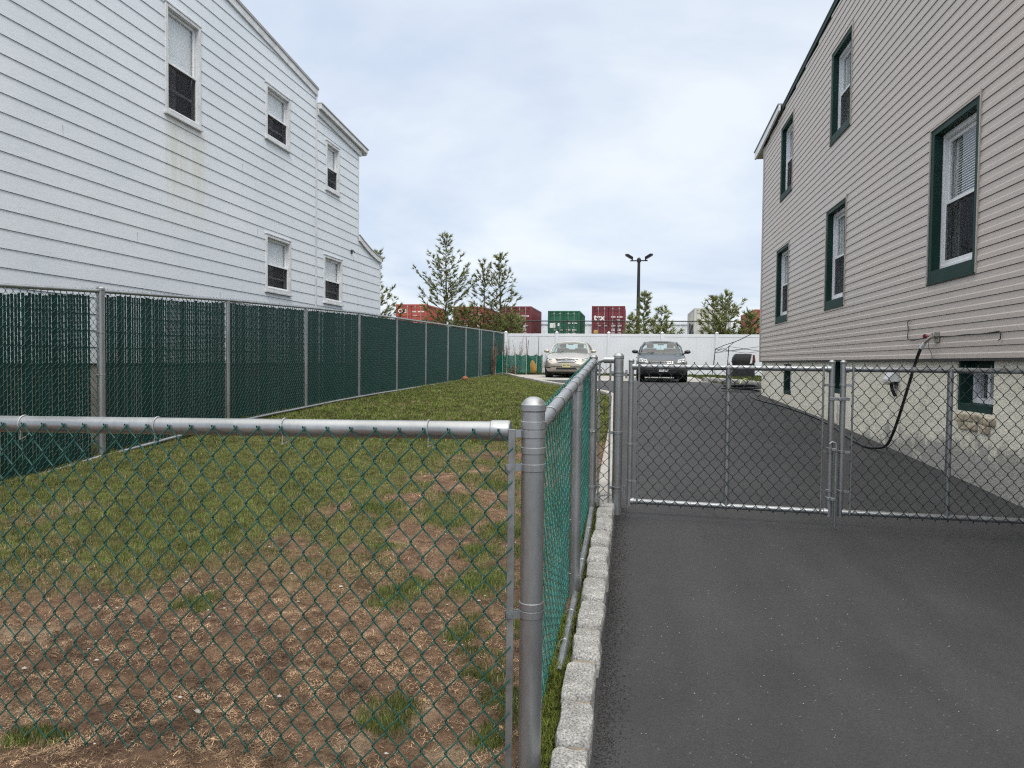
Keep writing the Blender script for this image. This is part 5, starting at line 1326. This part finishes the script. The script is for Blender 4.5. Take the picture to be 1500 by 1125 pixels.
# ------------------------------------------------------------------ trees
def pine(label, x, y, top, base_r, seed, stems=((0, 0, 1.0),), dens=1.0, open_=.5, zb=None, low=.12, cat='tree', tone=1.0, name='pine_tree'):
    r = np.random.default_rng(seed); rr = random.Random(seed)
    z0 = ground_z(y) if zb is None else zb
    t = thing(name, label, cat, (x, y, z0))
    H = top - z0
    tr = MB(); TP = []; TD = []; TL = []
    def tuft(p, d, L):
        TP.append(p); TD.append(d); TL.append(L)
    for (sx, sy, sh) in stems:
        h = H * sh; lean = Vector((rr.uniform(-.02, .02), 0, 0))
        axis = [Vector((sx * min(1, k / 3), sy * min(1, k / 3), 0)) + Vector((0.03 * math.sin(k * 1.1 + seed), .03 * math.cos(k * 1.7 + seed), h * k / 10)) for k in range(11)]
        tr.tube(axis, [max(.008, .010 * H * (1 - k / 10.2)) for k in range(11)], 7)
        def ax(f): 
            f = min(.999, max(0, f)) * 10; k = int(f); return axis[k].lerp(axis[k + 1], f - k)
        z = h * low; 
        while z < h * .985:
            f = z / h; nb = rr.choice((3, 4, 5, 5))
            L = base_r * (max(.0, 1 - f) ** .8 * .95 + .07) * (sh ** .5) * (1 + .22 * math.sin(f * 11 + seed))
            a0 = rr.uniform(0, 2 * PI)
            for b in range(nb):
                a = a0 + 2 * PI * b / nb + rr.uniform(-.25, .25); l = L * rr.uniform(.5, 1.2)
                up0 = .30 + .65 * f; p0 = ax(f + rr.uniform(-.012, .012)); pts = [p0]; n = 5
                for k in range(1, n + 1):
                    s = k / n; zz = l * (up0 * s + .35 * s * s)
                    pts.append(p0 + Vector((math.cos(a) * l * s, math.sin(a) * l * s, zz)) + Vector((rr.uniform(-.03, .03), rr.uniform(-.03, .03), rr.uniform(-.02, .02))))
                tr.tube(pts, [.016 * (1 - .8 * k / n) * (.6 + l * .35) for k in range(n + 1)], 4, cap=False)
                # side shoots with needle tufts
                m = max(3, int(l * 6.6 * dens * (1.55 - .9 * f)))
                for k in range(m):
                    s = open_ * .45 + (1 - open_ * .45) * (k + rr.random()) / m
                    i = min(n - 1, int(s * n)); q = pts[i].lerp(pts[i + 1], s * n - i)
                    sa = a + rr.choice((-1, 1)) * rr.uniform(.3, 1.1); sl = l * .28 * (1.15 - s) + .10
                    d = Vector((math.cos(sa), math.sin(sa), rr.uniform(.25, .9))).normalized()
                    e = q + d * sl * rr.uniform(.5, 1.2)
                    tr.tube([q, e], [.006, .003], 3, cap=False)
                    tuft(e, d, rr.uniform(.16, .27)); 
                    if rr.random() < .65: tuft(q.lerp(e, .5), (d + Vector((rr.uniform(-.4, .4), rr.uniform(-.4, .4), .2))).normalized(), rr.uniform(.12, .2))
                d = (pts[-1] - pts[-2]).normalized(); tuft(pts[-1], d, rr.uniform(.18, .28))
            tuft(ax(f), Vector((rr.uniform(-.5, .5), rr.uniform(-.5, .5), .8)).normalized(), .2)
            z += rr.uniform(.30, .46) * (.75 + .3 * H / 6) * (.72 + .4 * f)
        for k in range(5): tuft(axis[-1], Vector((rr.uniform(-.5, .5), rr.uniform(-.5, .5), 1)).normalized(), .26)
    tr.build('trunk', M['bark'], t, smooth=50, fix=False)
    P = np.array([tuple(p) for p in TP]); D = np.array([tuple(d) for d in TD]); Ln = np.array(TL); n = len(P); K = 13
    P = np.repeat(P, K, 0); D = np.repeat(D, K, 0); Ln = np.repeat(Ln, K); tone_t = np.repeat(r.uniform(.6, 1.25, n), K)
    sp = r.normal(0, .42, (n * K, 3)); d = D + sp; d /= np.linalg.norm(d, axis=1, keepdims=True)
    base = P + D * (Ln * r.uniform(-.5, .2, n * K))[:, None]
    w = np.cross(d, r.normal(0, 1, (n * K, 3))); w /= np.linalg.norm(w, axis=1, keepdims=True); w *= (.013 + .010 * r.random(n * K))[:, None]
    tip = base + d * (Ln * r.uniform(.6, 1.1, n * K))[:, None]
    V = np.stack([base - w, base + w, tip], 1).reshape(-1, 3); F = np.arange(n * K * 3).reshape(-1, 3)
    c0 = np.array([.105, .122, .042]) * tone; c1 = np.array([.27, .30, .11]) * tone
    m = r.random(n * K)[:, None]; c = (c0 * (1 - m) + c1 * m) * tone_t[:, None]
    br = r.random(n * K) < .03; c[br] = np.array([.14, .08, .035])
    np_mesh('crown', V, F, M['needle'], t, col=np.repeat(c, 3, 0))
    return t
pine('tall open pine rising above the green slat fence, left of the twin stemmed pine', -10.15, 38, 8.1, 2.05, 21, dens=1.0)
pine('twin stemmed open pine beside the maroon container', -7.55, 38, 7.0, 1.75, 33, stems=((.42, 0, 1.0), (-.5, .2, .95)), dens=.68)
pine('pine sticking out behind the rear end of the white house', -13.5, 36, 6.95, 1.7, 47, dens=1.1)
pine('low bushy pine in front of the brick red container between the two tall pines', -8.95, 37.3, 4.15, 1.5, 52, dens=1.6, open_=.2, low=.05)
pine('low bushy young pine at the end of the green slat fence', -6.55, 37.4, 3.75, 1.35, 57, dens=1.7, open_=.2, low=.05, tone=1.1)
pine('slender young pine right beside the black floodlight pole', .58, 38, 4.9, .8, 61, dens=.7, tone=1.15)
pine('low yellow green pine bush above the white fence, at the foot of the floodlight pole', 1.45, 37.5, 4.05, 1.05, 67, dens=1.8, open_=.2, low=.05, tone=1.35, name='pine_bush', cat='bush')
pine('small olive green bush left of the floodlight pole', .0, 37.6, 3.75, .75, 69, dens=1.8, open_=.2, low=.05, tone=1.3, name='pine_bush', cat='bush')
pine('bushy pine in front of the pale grey container near the beige house', 4.45, 38, 4.95, 1.25, 71, stems=((.25, 0, 1.0), (-.35, 0, .9)), dens=1.2, open_=.3, low=.08, tone=1.2)
pine('low spreading pine bush in front of the red container beside the beige house', 5.9, 37.6, 3.75, 1.25, 75, dens=1.8, open_=.2, low=.05, tone=1.1, name='pine_bush', cat='bush')

# ------------------------------------------------------------------ garden corner
def dead_plant(label, x, y, h, n, seed, spread=.25):
    rr = random.Random(seed); z0 = ground_z(y)
    t = thing('dried_plant', label, 'plant', (x, y, z0)); mb = MB()
    for i in range(n):
        a = rr.uniform(0, 2 * PI); hh = h * rr.uniform(.5, 1); sp = rr.uniform(.1, 1) * spread
        pts = [Vector((math.cos(a) * sp * .3, math.sin(a) * sp * .3, 0))]
        for k in range(1, 6): pts.append(Vector((math.cos(a) * sp * (.3 + .14 * k) + rr.uniform(-.04, .04), math.sin(a) * sp * (.3 + .14 * k) + rr.uniform(-.04, .04), hh * k / 5)))
        mb.tube(pts, [.011 - .0015 * k for k in range(6)], 4, cap=False)
        for k in range(2, 6):
            for j in range(2):
                d = Vector((rr.uniform(-1, 1), rr.uniform(-1, 1), rr.uniform(.1, .9))) * rr.uniform(.07, .2)
                mb.tube([pts[k], pts[k] + d], [.005, .002], 3, cap=False)
    mb.build('stems', M['twig'], t, fix=False)
dead_plant('tall dried brown plants in the corner against the end of the green slat fence', -5.75, 32.3, 1.85, 26, 3, .45)
dead_plant('thin dried brown stalks standing against the white fence behind the garden net', -5.25, 32.7, 1.75, 12, 5, .35)
dead_plant('low dried brown weeds beside the silver car', -3.85, 31.9, .85, 16, 8, .3)
dead_plant('brown dead vine climbing near the last posts of the green slat fence', -5.86, 30.0, 1.6, 22, 9, .2)
dead_plant('low heap of dead stems at the foot of the garden net', -5.2, 30.9, .45, 30, 10, .5)
M['net'] = tint_mat('garden_net', .5, .4)
gn = thing('garden_net', 'green plastic garden net on pale stakes round the vegetable corner', 'net fence')
stk = [(-5.95, 30.9), (-5.62, 30.75), (-5.43, 30.7), (-5.05, 30.9), (-4.62, 31.1), (-4.22, 31.5), (-4.0, 31.8)]
for i, (x, y) in enumerate(stk):
    mb = MB(); hgt = .98 + .12 * ((i * 37) % 5) / 5; mb.tube([(x, y, ground_z(y) - .05), (x + .02 * (i % 3 - 1), y, ground_z(y) + hgt)], .013, 6); mb.build('stake', M['stake'], gn)
rr = random.Random(12)
V = []; F = []; C = []
def ribbon(a, b, w, c):
    a = Vector(a); b = Vector(b); d = (b - a).normalized(); s = d.cross(Vector((0, 1, .1))).normalized() * w
    o = len(V); V.extend([tuple(a - s), tuple(a + s), tuple(b + s), tuple(b - s)]); F.append((o, o + 1, o + 2, o + 3)); C.extend([c] * 4)
for (x0, y0), (x1, y1) in zip(stk[:-1], stk[1:]):
    L = math.hypot(x1 - x0, y1 - y0); nn = max(3, int(L / .022)); zz = ground_z(y0)
    sag = lambda s: -.09 * math.sin(PI * s) 
    for i in range(nn + 1):
        s = i / nn; x = x0 + (x1 - x0) * s; y = y0 + (y1 - y0) * s - .03 * math.sin(6 * s)
        ribbon((x, y, zz + .10), (x + .01, y + .02, zz + .93 + sag(s)), .0075, (.012, .17, .12))
    for k in range(34):
        h = .1 + .83 * k / 33
        for i in range(6):
            s0, s1 = i / 6, (i + 1) / 6
            ribbon((x0 + (x1 - x0) * s0, y0 + (y1 - y0) * s0 - .03 * math.sin(6 * s0), zz + h + sag(s0) * k / 33), (x0 + (x1 - x0) * s1, y0 + (y1 - y0) * s1 - .03 * math.sin(6 * s1), zz + h + sag(s1) * k / 33), .0075, (.012, .17, .12))
np_mesh('net', np.array(V), np.array(F), M['net'], gn, col=np.array(C))
for i, (x, y, h, l) in enumerate(((-4.72, 31.6, 1.55, .12), (-4.66, 31.9, 1.75, -.1), (-4.18, 31.7, 1.7, .03), (-5.3, 31.2, 1.3, .45))):
    mb = MB(); z = ground_z(y); mb.tube([(x, y, z - .05), (x + l, y, z + h)], .014, 6)
    tag(mb.build('garden_stake', M['twig' if i < 3 else 'stake'], smooth=40), ['dark garden stake leaning towards the yellow bag', 'taller dark garden stake leaning left behind the yellow bag', 'upright dark garden stake next to the silver car', 'slanting pale garden stake across the green net'][i], 'stake', 'stakes in the vegetable corner')
M['yellow_cloth'] = pmat('ochre_cloth', (.27, .155, .035), rough=.8, var=.3, vscale=6, bump=.01, bscale=14)
mb = MB(); V = []; F = []; n = 14; m = 9
for i in range(m + 1):
    f = i / m; rad = .05 + .19 * math.sin(min(1, f * 1.25) * PI * .62)
    if f > .9: rad *= .75
    for j in range(n):
        a = 2 * PI * j / n; q = rad * (1 + .18 * math.sin(3 * a + 5 * f))
        V.append((-4.60 + .26 * f + q * math.cos(a), 31.35 + q * .6 * math.sin(a), ground_z(31.4) + .82 - .74 * f))
F = [(i * n + j, i * n + (j + 1) % n, (i + 1) * n + (j + 1) % n, (i + 1) * n + j) for i in range(m) for j in range(n)] + [tuple(range(n)), tuple(m * n + j for j in range(n))[::-1]]
mb.add(V, F); tag(mb.build('cloth_bag', M['yellow_cloth'], smooth=60), 'ochre yellow cloth bag hanging at the garden net beside the silver car', 'bag')
M['terracotta'] = pmat('terracotta', (.34, .13, .07), rough=.9, var=.25, vscale=9)
mb = MB(); zb = ground_z(24.4); mb.lathe((-5.8, 24.4, zb - .02), (0, 0, 1), [(.03, 0), (.08, .015), (.115, .065), (.11, .115), (.065, .15), (.02, .16)], 16)
tag(mb.build('clay_ball', M['terracotta'], smooth=60), 'small terracotta ball lying in the grass at the foot of the green slat fence', 'ball')

# ------------------------------------------------------------------ canopy frame and covered grill at right rear
cf = thing('canopy_frame', 'bare folding canopy frame with thin dark legs and roof struts at the rear right', 'canopy frame')
def strut(nm, pts, r=.014):
    mb = MB(); mb.tube(pts, r, 6); return mb.build(nm, M['black_metal'], cf, smooth=50)
c1, c2, c3, c4 = (3.5, 31.4, 1.92), (3.78, 29.3, 1.98), (6.0, 31.4, 1.92), (6.1, 29.3, 1.98)
for (c, f) in ((c1, (3.36, 31.3)), (c2, (3.70, 29.2)), (c3, (6.0, 31.4)), (c4, (6.1, 29.3))): strut('leg', [(f[0], f[1], ground_z(f[1])), c], .018)
apex = (4.22, 30.9, 2.21); ext = (4.95, 30.4, 2.60)
strut('roof_strut', [c1, (3.85, 31.1, 2.08), apex, (4.4, 30.8, 2.29), ext], .016); strut('roof_strut', [c2, (4.0, 30.1, 2.10), apex], .014); strut('roof_strut', [ext, (5.6, 30.8, 2.3), c3], .014); strut('roof_strut', [ext, (5.6, 29.9, 2.3), c4], .014)
for a, b in ((c1, c2), (c2, c4), (c1, c3), (c3, c4)):
    a = Vector(a); b = Vector(b); dz = Vector((0, 0, .17)); mid = (a + b) / 2
    for (p, q) in ((a, b), ):
        n = 2
        for k in range(n):
            u = a.lerp(b, k / n); v = a.lerp(b, (k + 1) / n)
            strut('cross_strut', [u, v - dz * (1 if k % 1 == 0 else 0)], .010); strut('cross_strut', [u - dz, v], .010)
gz = ground_z(31.6)
cg = thing('covered_grill', 'barbecue grill under a black cover with a red edge beside the canopy frame', 'grill', (4.68, 31.6, gz))
mb = MB()
rows = [(.0, .46, .34), (.12, .455, .34), (.4, .44, .33), (.62, .43, .32), (.68, .46, .34), (.85, .42, .31), (.98, .36, .26), (1.02, .30, .2)]
V = []; n = 28
for (z, a, b) in rows:
    for j in range(n):
        t = 2 * PI * j / n; e = .28; cx0 = abs(math.cos(t)) ** e * (1 if math.cos(t) >= 0 else -1); sy0 = abs(math.sin(t)) ** e * (1 if math.sin(t) >= 0 else -1)
        q = 1 + .03 * math.sin(5 * t + z * 7); V.append((a * cx0 * q, b * sy0 * q, z))
F = [(i * n + j, i * n + (j + 1) % n, (i + 1) * n + (j + 1) % n, (i + 1) * n + j) for i in range(len(rows) - 1) for j in range(n)] + [tuple((len(rows) - 1) * n + j for j in range(n))]
mb.add(V, F); mb.build('cover', M['black_cloth'], cg, smooth=50)
M['red_cloth'] = pmat('red_edge', (.16, .02, .025), rough=.7); M['white_cloth'] = pmat('white_flap', (.6, .6, .6), rough=.7)
mb = MB(); mb.prism([(.36, .64), (.46, .66), (.42, .98), (.38, .96)], 'y', -.31, .1); mb.build('red_edge', M['red_cloth'], cg)
mb = MB(); mb.prism([(.22, .60), (.31, .62), (.34, 1.0), (.30, 1.0)], 'y', -.365, -.30); mb.build('white_flap', M['white_cloth'], cg)

# ------------------------------------------------------------------ tidy: empties stand at the base of their thing
bpy.context.view_layer.update()
for o in list(bpy.data.objects):
    if o.type == 'EMPTY' and o.parent is None and o.location.length < 1e-9 and o.children:
        lo = [1e9] * 3; hi = [-1e9] * 3
        for c in o.children_recursive:
            if c.type != 'MESH': continue
            for b in c.bound_box:
                w = c.matrix_world @ Vector(b)
                for k in range(3): lo[k] = min(lo[k], w[k]); hi[k] = max(hi[k], w[k])
        base = Vector(((lo[0] + hi[0]) / 2, (lo[1] + hi[1]) / 2, lo[2]))
        o.location = base
        for c in o.children: c.matrix_parent_inverse = Matrix.Translation(-base)

# ------------------------------------------------------------------ sky, sun, camera
SUN_EL, SUN_AZ = math.radians(50), math.radians(158)      # azimuth clockwise from +y
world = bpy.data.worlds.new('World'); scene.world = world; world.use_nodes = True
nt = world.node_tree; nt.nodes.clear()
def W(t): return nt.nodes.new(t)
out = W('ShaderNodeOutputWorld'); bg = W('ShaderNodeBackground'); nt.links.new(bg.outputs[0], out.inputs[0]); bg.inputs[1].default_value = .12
sky = W('ShaderNodeTexSky'); sky.sky_type = 'NISHITA'; sky.sun_disc = False; sky.sun_elevation = SUN_EL; sky.sun_rotation = SUN_AZ; sky.air_density = 1.0; sky.dust_density = 2.0
tc = W('ShaderNodeTexCoord'); sx = W('ShaderNodeSeparateXYZ'); nt.links.new(tc.outputs['Generated'], sx.inputs[0])
# clouds: project the view direction on a flat cloud deck
mxz = W('ShaderNodeMath'); mxz.operation = 'MAXIMUM'; mxz.inputs[1].default_value = .06; nt.links.new(sx.outputs['Z'], mxz.inputs[0])
addz = W('ShaderNodeMath'); addz.operation = 'ADD'; addz.inputs[1].default_value = .16; nt.links.new(mxz.outputs[0], addz.inputs[0])
dx = W('ShaderNodeMath'); dx.operation = 'DIVIDE'; nt.links.new(sx.outputs['X'], dx.inputs[0]); nt.links.new(addz.outputs[0], dx.inputs[1])
dy = W('ShaderNodeMath'); dy.operation = 'DIVIDE'; nt.links.new(sx.outputs['Y'], dy.inputs[0]); nt.links.new(addz.outputs[0], dy.inputs[1])
cb = W('ShaderNodeCombineXYZ'); nt.links.new(dx.outputs[0], cb.inputs[0]); nt.links.new(dy.outputs[0], cb.inputs[1])
n1 = W('ShaderNodeTexNoise'); n1.inputs['Scale'].default_value = .62; n1.inputs['Detail'].default_value = 7; n1.inputs['Roughness'].default_value = .55; n1.inputs['Distortion'].default_value = .35; nt.links.new(cb.outputs[0], n1.inputs['Vector'])
rp_ = W('ShaderNodeValToRGB'); e = rp_.color_ramp.elements
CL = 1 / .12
e[0].position = .36; e[0].color = (.43, .512, .65, 1); e[1].position = .59; e[1].color = (.68, .722, .765, 1)
nt.links.new(n1.outputs[0], rp_.inputs[0])
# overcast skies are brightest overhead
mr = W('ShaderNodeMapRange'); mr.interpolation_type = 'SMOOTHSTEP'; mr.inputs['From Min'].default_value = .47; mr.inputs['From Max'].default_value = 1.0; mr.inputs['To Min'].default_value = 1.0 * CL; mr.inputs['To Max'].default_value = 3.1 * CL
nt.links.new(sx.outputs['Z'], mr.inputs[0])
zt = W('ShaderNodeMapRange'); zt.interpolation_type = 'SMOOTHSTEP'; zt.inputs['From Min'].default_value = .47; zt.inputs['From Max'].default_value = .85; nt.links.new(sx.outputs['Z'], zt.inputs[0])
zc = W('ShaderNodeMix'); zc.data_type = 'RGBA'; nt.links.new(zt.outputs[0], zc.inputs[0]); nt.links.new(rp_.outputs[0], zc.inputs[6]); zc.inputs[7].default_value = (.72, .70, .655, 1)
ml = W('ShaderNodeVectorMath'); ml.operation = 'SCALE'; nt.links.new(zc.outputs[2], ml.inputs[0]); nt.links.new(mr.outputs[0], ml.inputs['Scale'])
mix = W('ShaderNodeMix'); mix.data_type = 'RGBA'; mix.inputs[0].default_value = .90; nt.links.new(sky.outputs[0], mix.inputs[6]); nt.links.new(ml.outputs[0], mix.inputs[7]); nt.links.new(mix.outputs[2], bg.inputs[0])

sd = bpy.data.lights.new('sun', 'SUN'); sd.energy = 1.3; sd.angle = math.radians(14); sd.color = (1, .96, .90)
so = bpy.data.objects.new('sun', sd); COL.objects.link(so)
dirv = Vector((math.sin(SUN_AZ) * math.cos(SUN_EL), math.cos(SUN_AZ) * math.cos(SUN_EL), math.sin(SUN_EL)))
so.location = dirv * 60; so.rotation_euler = dirv.to_track_quat('Z', 'Y').to_euler()

cam = bpy.data.cameras.new('camera'); cam.sensor_width = 36; cam.lens = 1040 / 1500 * 36; cam.clip_start = .05; cam.clip_end = 1500
co = bpy.data.objects.new('camera', cam); COL.objects.link(co); scene.camera = co
yaw, pit, rol = math.radians(9.5812), math.radians(1.8413), .011
fw = Vector((-math.sin(yaw) * math.cos(pit), math.cos(yaw) * math.cos(pit), -math.sin(pit)))
rt = fw.cross(Vector((0, 0, 1))).normalized(); up = rt.cross(fw)
r2 = rt * math.cos(rol) + up * math.sin(rol); u2 = -rt * math.sin(rol) + up * math.cos(rol)
co.matrix_world = Matrix(((r2.x, u2.x, -fw.x, 0), (r2.y, u2.y, -fw.y, 0), (r2.z, u2.z, -fw.z, 1.30), (0, 0, 0, 1)))

vs = scene.view_settings; vs.view_transform = 'Standard'; vs.look = 'None'; vs.exposure = 0.46; vs.gamma = 1.0; vs.use_curve_mapping = False
scene.render.engine = 'CYCLES'
scene.cycles.max_bounces = 8; scene.cycles.transparent_max_bounces = 16; scene.cycles.use_denoising = False; scene.cycles.pixel_filter_type = 'BLACKMAN_HARRIS'; scene.cycles.filter_width = 1.2; scene.cycles.adaptive_threshold = .004
